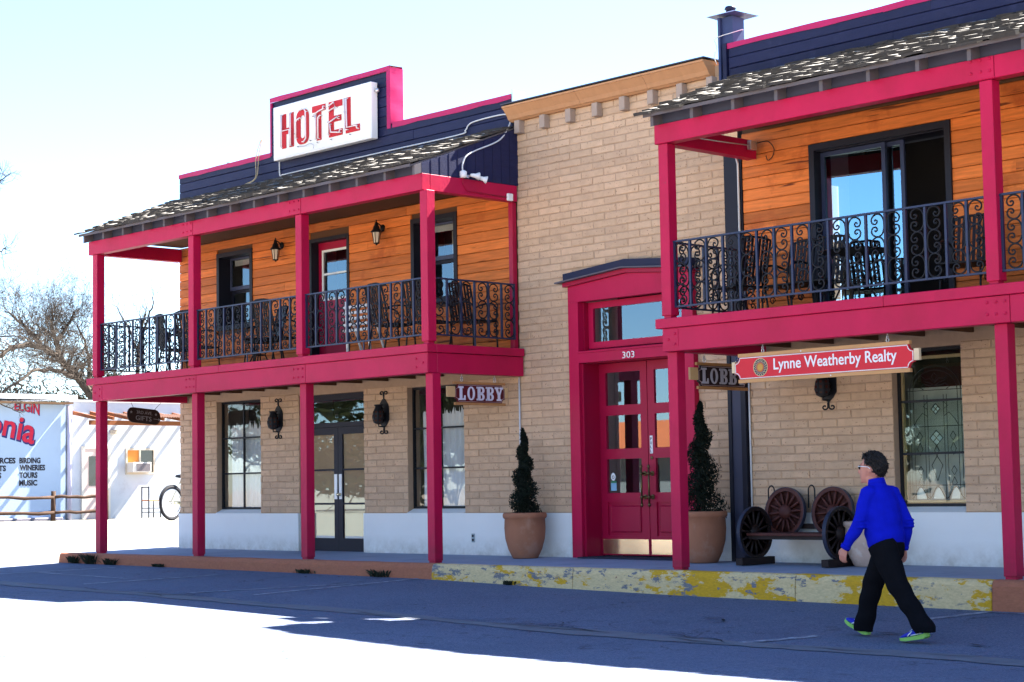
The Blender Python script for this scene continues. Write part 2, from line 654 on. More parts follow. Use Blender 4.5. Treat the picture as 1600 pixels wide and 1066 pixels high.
# worn parking lines
def line_mat():
    m = bpy.data.materials.new('worn_line_paint')
    m.use_nodes = True
    t = m.node_tree
    b = t.nodes['Principled BSDF']
    geo = nd(t, 'ShaderNodeNewGeometry')
    b.inputs['Roughness'].default_value = .8
    f = ramp(t, noise(t, geo.outputs['Position'], 9, 8, .75), .44, .72)
    t.links.new(mixc(t, f, (.125, .145, .20), (.52, .55, .62)), b.inputs['Base Color'])
    return m
LINEM = line_mat()
def mark(ax, ay, bx, by, wd):
    n = max(2, int(math.hypot(bx - ax, by - ay) / .3))
    d = V((bx - ax, by - ay)).normalized()
    s = V((-d.y, d.x)) * wd / 2
    vs = []
    for i in range(n + 1):
        x, y = ax + (bx - ax) * i / n, ay + (by - ay) * i / n
        for q in (-1, 1):
            vs.append((x + s.x * q, y + s.y * q, g(x + s.x * q, y + s.y * q) + .005))
    m = MB().add(vs, [(2 * i, 2 * i + 2, 2 * i + 3, 2 * i + 1) for i in range(n)])
    obj('parking_line', m, LINEM, kind='structure')
mark(-8.45, -.16, -9.05, -2.3, .10)
mark(-8.85, -.9, -10.2, -2.5, .07)
mark(-12.1, -.75, -12.9, -2.4, .09)
mark(-15.2, -.5, -16.1, -2.3, .09)
mark(-15.6, -1.6, -13.0, -1.65, .06)
mark(-.02, -.22, -.30, -.95, .10)
mark(-.55, -2.2, -.95, -2.95, .11)
mark(.05, -.25, .8, -.3, .03)

# ------------------------------------------------------------ pavement and kerb
X0, X1 = -17.6, 14.0
mb = MB()
n = 60
for i in range(n):
    a, b = X0 + (X1 - X0) * i / n, X0 + (X1 - X0) * (i + 1) / n
    mb.add([(a, .02, -.002), (b, .02, -.002), (b, 1.9, .028), (a, 1.9, .028)], [(0, 1, 2, 3)])
mb.add([(X0, .02, -.4), (X0, 1.9, -.4), (X0, 1.9, .028), (X0, .02, -.002)], [(3, 2, 1, 0)])
obj('sidewalk', mb, CONC, kind='structure')
def kerb(x0, x1, mat):
    mb = MB()
    n = max(2, int((x1 - x0) / .25))
    vs, fs = [], []
    prof = [(-.135, None), (-.118, -.06), (-.105, -.022), (-.088, -.006), (-.06, .0), (.021, .0), (.021, -.4)]
    k = len(prof)
    for i in range(n + 1):
        x = x0 + (x1 - x0) * i / n
        e = rnd.uniform(-.004, .004)
        for y, z in prof:
            vs.append((x, y + e, g(x, -.15) - .05 if z is None else z + e * .6))
    for i in range(n):
        for j in range(k - 1):
            fs.append((i * k + j, (i + 1) * k + j, (i + 1) * k + j + 1, i * k + j + 1))
    fs += [tuple(range(k)), tuple(range((n + 1) * k - 1, n * k - 1, -1))]
    mb.add(vs, fs)
    obj('kerb', mb, mat, kind='structure')
kerb(X0, -12.9, KO)
kerb(-12.894, -8.22, KO)
kerb(-8.214, -5.69, KY)
kerb(-5.684, -2.41, KY)
kerb(-2.404, -.06, KY)
kerb(-.054, X1, KO)

# ------------------------------------------------------------ building tools
YW = 1.66
def holes(x0, x1, ops, z0, z1):
    """x intervals of a band z0..z1 that no opening cuts"""
    iv = [(x0, x1)]
    for a, b, c, d in ops:
        if c < z1 - 1e-4 and d > z0 + 1e-4:
            nv = []
            for p, q in iv:
                if b <= p or a >= q:
                    nv.append((p, q))
                else:
                    if a > p:
                        nv.append((p, a))
                    if b < q:
                        nv.append((b, q))
            iv = nv
    return iv

def wall_slab(mb, x0, x1, z0, z1, ops, y0, y1):
    zs = sorted({z0, z1, *[min(max(q, z0), z1) for o in ops for q in o[2:]]})
    for a, b in zip(zs, zs[1:]):
        for p, q in holes(x0, x1, ops, a, b):
            mb.box(p, q, y0, y1, a, b)
    return mb

BRICKS = []
for k in range(6):
    mb = MB()
    hx, hz, c = .5, .0425, .007
    J = lambda: rnd.uniform(-.0035, .0035)
    fr = [(-hx, 0, -hz), (hx, 0, -hz), (hx, 0, hz), (-hx, 0, hz)]
    vs = [(x, .10, z) for x, y, z in fr]
    vs += [(x + J(), .006 + J() * .5, z + J() * .7) for x, y, z in fr]
    cx = .020
    vs += [(x * (1 - cx * 2) + J(), J() * .8, z * (1 - c / hz) + J() * .6) for x, y, z in fr]
    vs += [((vs[8][0] + vs[9][0]) / 2, -.004 + J() * .5, vs[8][2] + J()), ((vs[10][0] + vs[11][0]) / 2, -.003 + J() * .5, vs[10][2] + J())]
    fs = [(3, 2, 1, 0)]
    for a, b in ((0, 4), ):
        for i in range(4):
            fs.append((a + i, a + (i + 1) % 4, b + (i + 1) % 4, b + i))
    fs += [(4, 5, 9, 12, 8), (5, 6, 10, 9), (6, 7, 11, 13, 10), (7, 4, 8, 11), (8, 12, 13, 11), (12, 9, 10, 13)]
    mb.add(vs, fs)
    me = mb.mesh('brick')
    me.materials.append(BRICK)
    BRICKS.append((me, mb))

def lay_bricks(parent, x0, x1, z0, rows, pitch, ops, off=0., limit=300):
    L, J = .41, .012
    todo = []
    for r in range(rows):
        za, zb = z0 + r * pitch, z0 + (r + 1) * pitch
        st = x0 + off - (L / 2 if r % 2 else 0) - L * 3
        for p, q in holes(x0, x1, ops, za + .02, zb - .02):
            x = st
            while x < q:
                a, b = max(x + J / 2, p + (.0 if p == x0 else .002)), min(x + L - J / 2, q - .002)
                if b - a > .035:
                    todo.append(((a + b) / 2, b - a, (za + zb) / 2))
                x += L
    todo.sort(key=lambda q: (q[0] - 9.6) ** 2 + 18 ** 2 + (q[2] - 1) ** 2)
    rest = MB()
    for i, (x, wd, z) in enumerate(todo):
        me, src = BRICKS[rnd.randrange(6)]
        dy = rnd.uniform(-.005, .004)
        if i < limit:
            obj('brick', me, None, parent, (x, YW + dy, z), None, (wd, 1, pitch / .0975))
        else:
            rest.add([(x + a * wd, YW + dy + b, z + c * pitch / .0975) for a, b, c in src.v], src.f)
    if rest.v:
        obj('brickwork', rest, BRICK, parent, kind='stuff')

def lay_planks(parent, name, x0, x1, z0, h, rows, ops, y, mat, long=(2.2, 4.2), thick=.02):
    for r in range(rows):
        a, b = z0 + r * h, z0 + (r + 1) * h
        for p, q in holes(x0, x1, ops, a + .03, b - .03):
            x = p
            first = True
            while x < q - 1e-3:
                e = x + (rnd.uniform(*long) * (rnd.random() if first else 1))
                first = False
                if q - e < .5 or e - x < .4:
                    e = q
                d = rnd.uniform(-.0025, .0025)
                mb = MB()
                yy = y + d
                pts = [(yy + thick, a + .002), (yy + .001, a + .002), (yy - .005, a + .008), (yy - .003, b - .012), (yy + .004, b - .003), (yy + thick, b - .003)]
                mb.prism(pts, (x + .0012, 0, 0), (0, 1, 0), (0, 0, 1), (e - x - .0024, 0, 0))
                obj(name, mb, mat, parent)
                x = e

def wframe(mb, x0, x1, z0, z1, y, wd, d=.05, bars_x=(), bars_z=(), bw=.025, top=None, bot=None):
    t, b = top or wd, bot or wd
    mb.box(x0, x0 + wd, y, y + d, z0, z1)
    mb.box(x1 - wd, x1, y, y + d, z0, z1)
    mb.box(x0 + wd, x1 - wd, y, y + d, z1 - t, z1)
    mb.box(x0 + wd, x1 - wd, y, y + d, z0, z0 + b)
    for x in bars_x:
        mb.box(x - bw / 2, x + bw / 2, y + .004, y + d - .004, z0 + b, z1 - t)
    xs = [x0 + wd] + list(bars_x) + [x1 - wd]
    for z in bars_z:
        for a, c in zip(xs, xs[1:]):
            mb.box(a + (bw / 2 if a in bars_x else 0), c - (bw / 2 if c in bars_x else 0), y + .004, y + d - .004, z - bw / 2, z + bw / 2)
    return mb

def curtain(x0, x1, z0, z1, y, amp=.018, folds=9, ragged=0.):
    mb = MB()
    n, m = folds * 8, 6
    vs = []
    for i in range(n + 1):
        x = x0 + (x1 - x0) * i / n
        top = z1 + ragged * (math.sin(i * 1.3) * .5 + rnd.uniform(-.5, .5))
        for j in range(m + 1):
            z = z0 + (top - z0) * j / m
            vs.append((x, y + amp * math.sin(i * 2 * PI / 8 + .5 * math.sin(j * .7)) * (1 - .35 * j / m), z))
    fs = [(i * (m + 1) + j, (i + 1) * (m + 1) + j, (i + 1) * (m + 1) + j + 1, i * (m + 1) + j + 1) for i in range(n) for j in range(m)]
    mb.add(vs, fs, True)
    return mb

def catmull(pts, k=5):
    pts = [V(q) for q in pts]
    out = []
    for i in range(len(pts) - 1):
        a, b, c, d = pts[max(i - 1, 0)], pts[i], pts[i + 1], pts[min(i + 2, len(pts) - 1)]
        for j in range(k):
            t = j / k
            out.append(.5 * ((2 * b) + (c - a) * t + (2 * a - 5 * b + 4 * c - d) * t * t + (3 * b - 3 * c + d - a) * t ** 3))
    out.append(pts[-1])
    return out

half = [(.103, 0, 0), (.098, 0, .055), (.070, 0, .100), (.022, 0, .117), (-.030, 0, .098), (-.052, 0, .060), (-.036, 0, .022), (.000, 0, .016), (.020, 0, .040), (.004, 0, .060), (-.014, 0, .048)]
sc = catmull([(x, y, -z) for x, y, z in half[:0:-1]] + half, 4)
SCROLL = MB().tube(sc, .0092, 5).mesh('scroll')
SCROLL.materials.append(IRON)
BAL = MB().box(-.013, .013, -.013, .013, 0, .745).mesh('baluster')
BAL.materials.append(BAR)

def railing(parent, a, b, zb=2.958, zt=3.70, pitch=.245, flip=False, scrolls=True):
    a, b = V((*a, 0)), V((*b, 0))
    d = (b - a)
    L = d.length
    d.normalize()
    ang = math.atan2(d.y, d.x)
    rot = Matrix.Rotation(ang, 3, 'Z').to_quaternion()
    mb = MB()
    mb.bar(a + V((0, 0, zt)), b + V((0, 0, zt)), .042, .020)
    r = obj('railing', mb, BAR, parent)
    mb = MB()
    mb.bar(a + V((0, 0, zb)), b + V((0, 0, zb)), .030, .020)
    mb.box(*sum([[q - .008, q + .008] for q in (a + d * L / 2)[:2]], []), 2.81, zb - .008)
    obj('rail', mb, BAR, r)
    nb = max(1, round(L / pitch))
    p = L / nb
    for i in range(nb + 1):
        q = a + d * (min(max(i * p, .012), L - .012))
        obj('baluster', BAL, None, r, (q.x, q.y, zb + .005), rot, (1, 1, (zt - zb - .01) / .745))
    H = (zt - zb - .03) / 3
    if scrolls:
        for i in range(nb):
            q = a + d * ((i + .5) * p)
            s = 1 if (i % 2 == 0) != flip else -1
            for k in range(3):
                obj('scroll', SCROLL, None, r, (q.x, q.y, zb + .015 + H * (k + .5)), rot, (s * p / .245, 1, H / .236))
    return r

SHAKES = []
for k in range(6):
    mb = MB()
    t0, t1 = rnd.uniform(.026, .046), .005
    e = [rnd.uniform(-.02, .02) for _ in range(4)]
    bow = rnd.uniform(-.004, .006)
    vs = [(-.5, e[0], 0), (0, (e[0] + e[1]) / 2 + rnd.uniform(-.012, .012), bow), (.5, e[1], 0), (.5, .33, 0), (-.5, .33, 0),
          (-.5, e[0], t0), (0, (e[0] + e[1]) / 2 + rnd.uniform(-.012, .012), t0 + bow), (.5, e[1], t0 * rnd.uniform(.7, 1.1)), (.5, .33, t1), (-.5, .33, t1)]
    fs = [(4, 3, 2, 1, 0), (5, 6, 7, 8, 9), (0, 1, 6, 5), (1, 2, 7, 6), (2, 3, 8, 7), (3, 4, 9, 8), (4, 0, 5, 9)]
    mi = [0, 0, 1, 1, 1, 0, 1]  # butt and side faces take the painted-shade material
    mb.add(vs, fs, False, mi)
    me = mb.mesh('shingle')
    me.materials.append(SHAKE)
    me.materials.append(BUTTSHADE)
    SHAKES.append((me, mb))

def shake_roof(parent, x0, x1, y0, z0, y1, z1, limit=300):
    sl = V((0, y1 - y0, z1 - z0))
    L = sl.length
    sl.normalize()
    nrm = V((1, 0, 0)).cross(sl)
    exp_ = .165
    todo = []
    k = 0
    while k * exp_ < L - .08:
        x = x0 - rnd.uniform(0, .1)
        while x < x1:
            wd = rnd.uniform(.13, .32)
            if x + wd > x1 + .04:
                wd = max(.06, x1 + .02 - x)
            todo.append((k, x + wd / 2, wd - .008, -.03 + k * exp_ + rnd.uniform(-.035, .025), rnd.uniform(.008, .028)))
            x += wd
        k += 1
    todo.sort(key=lambda q: (q[0] // 5, (q[1] - 9.6) ** 2))
    rest = MB()
    base = Matrix((V((1, 0, 0)), sl, nrm)).transposed()
    for i, (k, x, wd, d, lift) in enumerate(todo):
        me, src = SHAKES[rnd.randrange(6)]
        R = base @ Matrix.Rotation(rnd.uniform(-.02, .02), 3, 'Z') @ Matrix.Rotation(-.045 + rnd.uniform(-.03, .02), 3, 'X') @ Matrix.Rotation(rnd.uniform(-.03, .03), 3, 'Y')
        P = V((x, y0, z0)) + sl * d + nrm * lift
        ln = min(1.0, (L - d) / .34)
        if i < limit:
            obj('shingle', me, None, parent, P, R.to_quaternion(), (wd, ln, rnd.uniform(.8, 1.4)))
        else:
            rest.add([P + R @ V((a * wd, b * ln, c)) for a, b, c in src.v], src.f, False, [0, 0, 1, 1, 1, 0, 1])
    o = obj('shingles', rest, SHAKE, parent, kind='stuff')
    o.data.materials.append(BUTTSHADE)

def post(parent, x, y, z0, z1, s=.141, base=.03):
    mb = MB()
    mb.cbox(x, x + s, y, y + s, z0 + base, z1, .005)
    if base:
        mb.box(x + .012, x + s - .012, y + .012, y + s - .012, z0, z0 + base)
    return obj('post', mb, PINK, parent)

def bolt_plate(parent, x0, x1, y, z0, z1, pts):
    mb = MB()
    mb.box(x0, x1, y - .004, y + .002, z0, z1)
    rot = Matrix.Rotation(PI / 2, 3, 'X')
    for x, z in pts:
        mb.lathe([(.016, 0), (.016, .006), (.009, .012), (.002, .013)], (x, y - .004, z), 8, False, rot)
    return obj('bolt_plate', mb, PINK, parent)

# ------------------------------------------------------------ shared porch builder
def porch_roof(B, x0, x1, zt, tails, zc, right_gable=False):
    """eave: rafters, blocking, deck, soffit; zt top of beam"""
    ye, ze, y1, z1 = -.24, 5.165 if zt > 5.06 else 5.150, YW, 5.89
    k = (z1 - ze) / (y1 - ye)
    mb = MB()
    th = .022
    mb.add([(x0, ye, ze - th), (x1, ye, ze - th), (x1, y1, z1 - th), (x0, y1, z1 - th), (x0, ye, ze), (x1, ye, ze), (x1, y1, z1), (x0, y1, z1)],
           [(0, 3, 2, 1), (4, 5, 6, 7), (0, 1, 5, 4), (2, 3, 7, 6), (0, 4, 7, 3), (1, 2, 6, 5)])
    obj('roof_deck', mb, GREYWD, B)
    mb = MB().box(x0 + .01, x1 - .01, ye - .012, ye - .001, ze - .028, ze + .012)
    obj('drip_edge', mb, GREYWD, B)
    R = lambda y: ze - th - .002 + k * (y - ye)
    for x in tails:
        mb = MB()
        yt = -.20
        pts = [(yt, R(yt) - .125), (yt, R(yt)), (.05, R(.05)), (.05, R(.05) - .10), (-.078, zt + .002), (-.078, zt - .002)]
        pts = [(yt, R(yt) - .125), (yt, R(yt)), (.05, R(.05)), (.05, zt + .004), (-.07, zt + .004)]
        mb.prism(pts, (x - .0225, 0, 0), (0, 1, 0), (0, 0, 1), (.045, 0, 0))
        obj('rafter_tail', mb, GREYWD, B)
    for a, b in zip(tails, tails[1:]):
        mb = MB().box(a + .024, b - .024, -.045, -.02, zt + .003, R(-.045) - .004)
        obj('blocking_board', mb, BLOCKM, B)
    obj('porch_ceiling', MB().box(x0 + .12, x1 - .01, .07, YW - .004, zc, zc + .02), BROWN, B)
    return k

def upper_window(B, x0, x1, z0, z1, zmid, dep=.22, blind=True):
    """casing flush with siding, deep dark reveal, two sashes"""
    f = obj('window', wframe(MB(), x0, x1, z0, z1, YW - .02, .07, .045), CHAR, B)
    j = MB()
    y0, y1 = YW + .026, YW + dep + .05
    j.box(x0 + .055, x0 + .068, y0, y1, z0 + .06, z1 - .06)
    j.box(x1 - .068, x1 - .055, y0, y1, z0 + .06, z1 - .06)
    j.box(x0 + .068, x1 - .068, y0, y1, z1 - .073, z1 - .06)
    j.box(x0 + .068, x1 - .068, y0, y1, z0 + .06, z0 + .075)
    obj('reveal', j, CHAR, f)
    y = YW + dep
    a, b, c, d = x0 + .069, x1 - .069, z0 + .077, z1 - .075
    s = wframe(MB(), a, b, zmid, d, y - .012, .035, .03, top=.03, bot=.06)
    obj('sash', s, M('blue_grey_sash', (.055, .065, .12), .4, .1, 4), f)
    obj('sash', wframe(MB(), a, b, c, zmid - .004, y + .02, .05, .03), CHAR, f)
    obj('pane', MB().box(a + .036, b - .036, y, y + .005, zmid + .061, d - .031), GLASS, f)
    obj('pane', MB().box(a + .051, b - .051, y + .033, y + .038, c + .051, zmid - .055), GLASS, f)
    if blind:
        obj('blind', MB().box(a + .05, b - .05, y + .05, y + .06, d - .12, d - .03), M('roller_blind', (.45, .44, .42), .8, .05, 4), f)
        obj('curtain', curtain(a + (b - a) * .55, b - .04, c, d - .13, y + .09, .015, 5), M('dim_curtain', (.30, .27, .22), .9, .1, 9), f)
    obj('interior_wall', MB().box(x0 - .15, x1 + .15, y + .55, y + .57, z0 - .1, z1 + .1), DARK, f)
    return f

def lower_window(B, x0, x1, z0, z1, barx, barz, rec=.10, glass=GLASSW, sash=IRON):
    y = YW + rec
    f = obj('window', wframe(MB(), x0 + .002, x1 - .002, z0 + .062, z1 - .002, y, .032, .04, barx, barz, .026), sash, B)
    cols = [x0 + .034] + list(barx) + [x1 - .034]
    rows = [z0 + .094] + list(barz) + [z1 - .034]
    for a, b in zip(cols, cols[1:]):
        for c, d in zip(rows, rows[1:]):
            obj('pane', MB().box(a + .012, b - .012, y + .016, y + .021, c + .012, d - .012), glass, f)
    mb = MB().add([(x0 + .001, YW - .029, z0 + .002), (x1 - .001, YW - .029, z0 + .002), (x1 - .001, y + .002, z0 + .06), (x0 + .001, y + .002, z0 + .06),
                   (x0 + .001, YW - .029, z0 - .001), (x1 - .001, YW - .029, z0 - .001), (x1 - .001, y + .002, z0 - .001), (x0 + .001, y + .002, z0 - .001)],
                  [(0, 1, 2, 3), (7, 6, 5, 4), (0, 4, 5, 1), (2, 6, 7, 3), (1, 5, 6, 2), (3, 7, 4, 0)])
    obj('sill', mb, STUCCO, f)
    obj('interior_wall', MB().box(x0 - .3, x1 + .3, y + .75, y + .77, z0 - .1, z1 + .1), ROOMW, f)
    return f

# ------------------------------------------------------------ the hotel with the two-storey porch
HX0, HX1 = -16.73, -8.42
H = thing('hotel_building', 'two-storey brick and cedar hotel with magenta porch, shake roof and dark blue false front', 'building', ((HX0 + HX1) / 2, 2, 0))
W1, DR, W2 = (-15.65, -14.42, .605, 2.425), (-13.40, -11.79, 0, 2.42), (-10.785, -9.556, .605, 2.42)
lo_ops = [W1, DR, W2]
obj('wall', wall_slab(MB(), HX0 + .006, HX1, .60, 2.82, lo_ops, YW + .008, YW + .24), MORTAR, H)
lay_bricks(H, HX0, HX1, .607, 19, .0975, lo_ops, .10)
for a, b in ((HX0 - .02, DR[0]), (DR[1], HX1)):
    obj('wainscot', MB().box(a, b, YW - .025, YW + .20, 0, .603), STUCCO, H)
mb = MB().box(HX0, HX0 + .02, YW + .25, 9, 0, 2.8)
mb.box(HX0, HX0 + .02, YW + .23, 9, 2.8, 5.85)
mb.box(HX0 + .02, HX1, 8.98, 9, 0, 5.85)
mb.box(HX1 - .02, HX1, YW + .25, 8.98, 0, 5.85)
mb.box(HX0 + .02, HX1 - .02, 1.9, 8.98, 5.83, 5.85)
mb.box(HX0 + .02, HX1 - .02, YW + .25, 8.98, 2.72, 2.80)
obj('wall', mb, M('side_stucco', (.5, .42, .34), .9, .1, 3), H)
lower_window(H, *W1, [-15.035], [1.825, 1.247])
obj('curtain', curtain(W1[0] + .16, W1[1] - .03, .70, 2.02, YW + .19, .02, 10, .10), CURT, H)
lower_window(H, *W2, [-10.17], [1.822, 1.247])
obj('curtain', curtain(W2[0] + .14, W2[1] - .03, .70, 2.05, YW + .19, .02, 10, .08), CURT, H)

# charcoal double door with transom
y = YW + .13
dx0, dx1, dc = DR[0], DR[1], -12.585
f = obj('door_frame', wframe(MB(), dx0 + .002, dx1 - .002, .006, 2.418, y - .03, .05, .09, bot=.012, top=.09), CHAR, H)
obj('transom_bar', MB().box(dx0 + .052, dx1 - .052, y - .025, y + .05, 1.915, 1.985), CHAR, f)
obj('pane', MB().box(dx0 + .052, dx1 - .052, y + .01, y + .016, 1.986, 2.326), glass_mat('transom_glass', (.8, .8, .8), .10), f)
for a, b, s in ((dx0 + .053, dc - .003, 1), (dc + .003, dx1 - .053, -1)):
    d = obj('door', wframe(MB(), a, b, .022, 1.912, y, .10, .045, (), (.745, 1.262), .028, top=.11, bot=.20), CHAR, H)
    for c, e in ((.222, .731), (.759, 1.248), (1.276, 1.802)):
        obj('pane', MB().box(a + .10, b - .10, y + .020, y + .026, c, e), GLASSD, d)
    obj('paper_blind', MB().box(a + .09, b - .09, y + .032, y + .036, .2, 1.81), PAPER, d)
    hx = (b - .088, b - .02) if s == 1 else (a + .02, a + .088)
    obj('push_plate', MB().box(*hx, y - .008, y - .001, .815, 1.195), WHITE if s == -1 else M('bright_plate', (.9, .9, .9), .3, .02, 3), d)
    if s == -1:
        mb = MB().lathe([(.022, 0), (.022, .012), (.012, .016), (.012, .035), (.026, .045), (.024, .062), (.004, .068)], (a + .054, y - .008, .885), 12, True, Matrix.Rotation(PI / 2, 3, 'X'))
        obj('knob', mb, BRASS, d)
obj('interior_wall', MB().box(dx0 - .2, dx1 + .2, y + .7, y + .72, 0, 2.5), DARK, f)

# upstairs wall
U1, UD, U2 = (-15.61, -14.605, 3.60, 4.877), (-13.085, -12.095, 2.83, 4.838), (-10.64, -9.63, 3.60, 4.87)
up_ops = [U1, UD, U2]
obj('wall', wall_slab(MB(), HX0 + .02, HX1, 2.83, 5.08, up_ops, YW + .018, YW + .22), BROWN, H)
lay_planks(H, 'siding_plank', HX0, HX1 - .06, 2.83, .141, 16, up_ops, YW, WOOD)
upper_window(H, *U1, 4.27)
upper_window(H, *U2, 4.25)
f = obj('door_frame', wframe(MB(), UD[0], UD[1], 2.835, UD[3], YW - .015, .055, .20, bot=.02), CHAR, H)
y = YW + .13
a, b = UD[0] + .057, UD[1] - .057
d = obj('door', wframe(MB(), a, b, 2.86, 4.782, y, .11, .045, top=.125, bot=1.02), DOORRED, H)
q = wframe(MB(), a + .095, b - .095, 3.875, 4.665, y - .012, .035, .02, (), (4.285,), .03)
obj('window_frame', q, WHITE, d)
obj('pane', MB().box(a + .12, b - .12, y + .012, y + .017, 3.90, 4.64), GLASSD, d)
obj('panel', MB().cbox(a + .15, b - .15, y - .008, y + .004, 3.0, 3.72, .012), DOORRED, d)
obj('interior_wall', MB().box(a - .2, b + .2, y + .5, y + .52, 2.8, 4.9), DARK, f)

# posts, beams, balcony edge
PX = [-16.658, -13.863, -11.147, -8.434]
for x in PX:
    post(H, x, 0, -.004, 2.448)
    mb = MB()
    mb.cbox(x - .002, x + .139, -.0586, .0824, 2.862, 4.842, .005)
    mb.box(x + .02, x + .115, -.04, .062, 2.824, 2.862)
    obj('post', mb, PINK, H)
def beams(B, cuts, z0, z1, y0, y1, name='beam'):
    for a, b in zip(cuts, cuts[1:]):
        obj(name, MB().cbox(a + .0015, b - .0015, y0, y1, z0, z1, .005), PINK, B)
beams(H, [-16.757, PX[1] + .16, PX[2] + .16, -8.357], 4.845, 5.066, -.08, .06)
beams(H, [-16.62, PX[1] + .235, PX[2] + .235, -8.288], 2.45, 2.713, -.08, .08)
beams(H, [-16.77, -13.0, -8.262], 2.716, 2.825, -.108, .05, 'fascia')
for x0, x1 in ((-8.497, -8.357), (-16.757, -16.617)):
    obj('beam', MB().cbox(x0, x1, .062, YW - .03, 4.846, 5.064, .005), PINK, H)
for x0, x1 in ((-8.448, -8.288), (-16.62, -16.46)):
    obj('beam', MB().cbox(x0, x1, .082, YW - .03, 2.451, 2.712, .005), PINK, H)
obj('fascia', MB().cbox(-8.42, -8.262, .052, YW - .03, 2.717, 2.824, .005), PINK, H)
obj('fascia', MB().cbox(-16.77, -16.6, .052, YW - .03, 2.717, 2.824, .005), PINK, H)
obj('balcony_floor', MB().box(-16.60, -8.43, .052, YW - .004, 2.70, 2.79), BROWN, H)
for i in range(13):
    x = -16.2 + i * .62
    obj('joist', MB().box(x, x + .045, .084, YW - .006, 2.54, 2.698), BROWN, H)
for i, x in enumerate(PX):
    if i in (1, 2):
        c = x + .235
        bolt_plate(H, c - .34, c - .002, -.08, 2.46, 2.71, [(c - .265, 2.657), (c - .165, 2.657), (c - .06, 2.657), (c - .265, 2.54), (c - .165, 2.54), (c - .06, 2.54)])
        c = x + .16
        bolt_plate(H, c - .34, c - .002, -.08, 4.85, 5.06, [(c - .26, 5.03), (c - .155, 5.03), (c - .05, 5.03), (c - .26, 4.91), (c - .155, 4.91), (c - .05, 4.91)])
bolt_plate(H, -16.615, -16.33, -.08, 2.48, 2.69, [(-16.54, 2.585), (-16.40, 2.64), (-16.40, 2.53)])
bolt_plate(H, -8.60, -8.30, -.08, 2.48, 2.69, [(-8.38, 2.585), (-8.52, 2.64), (-8.52, 2.53)])
obj('pilaster', MB().cbox(-8.48, -8.40, YW - .09, YW - .012, 2.83, 4.84, .004), DOORRED, H)

# roof
tails = [-16.69 + i * .5932 for i in range(15)]
porch_roof(H, -16.78, -8.385, 5.066, tails, 5.09)
shake_roof(H, -16.80, -8.385, -.24, 5.172, YW - .02, 5.90)
gb = MB().prism([(-.078, 5.068), (-.078, 5.205), (YW, 5.862), (YW, 5.068)], (-8.383, 0, 0), (0, 1, 0), (0, 0, 1), (.022, 0, 0))
obj('gable_board', gb, NAVY, H)
for i in range(1, 11):
    yy = -.078 + i * .158
    zt = 5.205 + (yy + .078) * .378
    obj('batten', MB().box(-8.361, -8.3575, yy - .004, yy + .004, 5.07, zt - .01), NAVYFLAT, H)

# false front: boards, trim
RX0, RX1 = -14.085, -11.08
mb = MB().box(HX0, HX1 - .03, YW + .024, YW + .22, 5.75, 6.30)
mb.box(RX0, RX1, YW + .024, YW + .22, 6.30, 7.17)
obj('parapet', mb, NAVYFLAT, H)
lay_planks(H, 'parapet_board', HX0 + .004, HX1 - .032, 5.75, .148, 4, [], YW, NAVY, (2.5, 4.5))
lay_planks(H, 'parapet_board', RX0 + .004, RX1 - .004, 5.75 + 4 * .148, .148, 5, [], YW, NAVY, (2.5, 4.5))
def cap(B, x0, x1, z, h=.075, name='parapet_trim'):
    n = max(2, int((x1 - x0) / .28))
    vs = []
    for i in range(n + 1):
        x = x0 + (x1 - x0) * i / n
        e, e2 = rnd.uniform(-.006, .006), rnd.uniform(-.009, .009)
        vs += [(x, YW - .012 + e * .5, z - h + e2), (x, YW - .016 + e * .5, z + e), (x, YW + .235, z + .004 + e), (x, YW + .24, z - .05)]
    fs = []
    for i in range(n):
        for j in range(3):
            fs.append((i * 4 + j, (i + 1) * 4 + j, (i + 1) * 4 + j + 1, i * 4 + j + 1))
    return obj(name, MB().add(vs, fs), TRIMPINK, B)
cap(H, HX0 - .006, RX0 + .002, 6.355)
cap(H, RX0 - .012, -12.95, 7.235)
cap(H, -12.948, RX1 + .004, 7.235)
cap(H, RX1 + .05, HX1 - .045, 6.365)
obj('parapet_trim', MB().box(RX0 - .012, RX0 + .028, YW - .010, YW + .22, 6.30, 7.16), TRIMPINK, H)
mb = MB()
n = 12
vs = []
for i in range(n + 1):
    z = 6.36 + (7.21 - 6.36) * i / n
    e = .006 * math.sin(i * 1.1) + .004 * math.sin(i * 2.7)
    vs += [(RX1 + .010, YW - .012, z), (RX1 + .014 + e * .6, YW + .06, z), (RX1 + .015 + e, YW + .14, z), (RX1 + .011, YW + .24, z)]
mb.add(vs, [(i * 4 + j, i * 4 + j + 1, i * 4 + j + 5, i * 4 + j + 4) for i in range(n) for j in range(3)], True)
mb.box(RX1 - .075, RX1 + .008, YW - .012, YW - .002, 6.29, 7.16)
obj('parapet_trim', mb, TRIMPINK, H)
obj('end_flashing', MB().box(HX1 - .030, HX1 - .012, YW - .014, YW + .23, 6.0, 6.42), SILVER, H)
obj('vent_pipe', MB().lathe([(.055, 6.1), (.055, 6.62)], (-16.45, 2.5, 0), 12), SILVER, H)

# railings
for i, (a, b) in enumerate(((PX[0] + .139, PX[1]), (PX[1] + .139, PX[2]), (PX[2] + .139, PX[3]))):
    railing(H, (a, .015), (b, .015), flip=i % 2 == 1)
railing(H, (-8.37, .09), (-8.37, YW - .1), flip=True)
railing(H, (-16.62, .09), (-16.62, YW - .02))

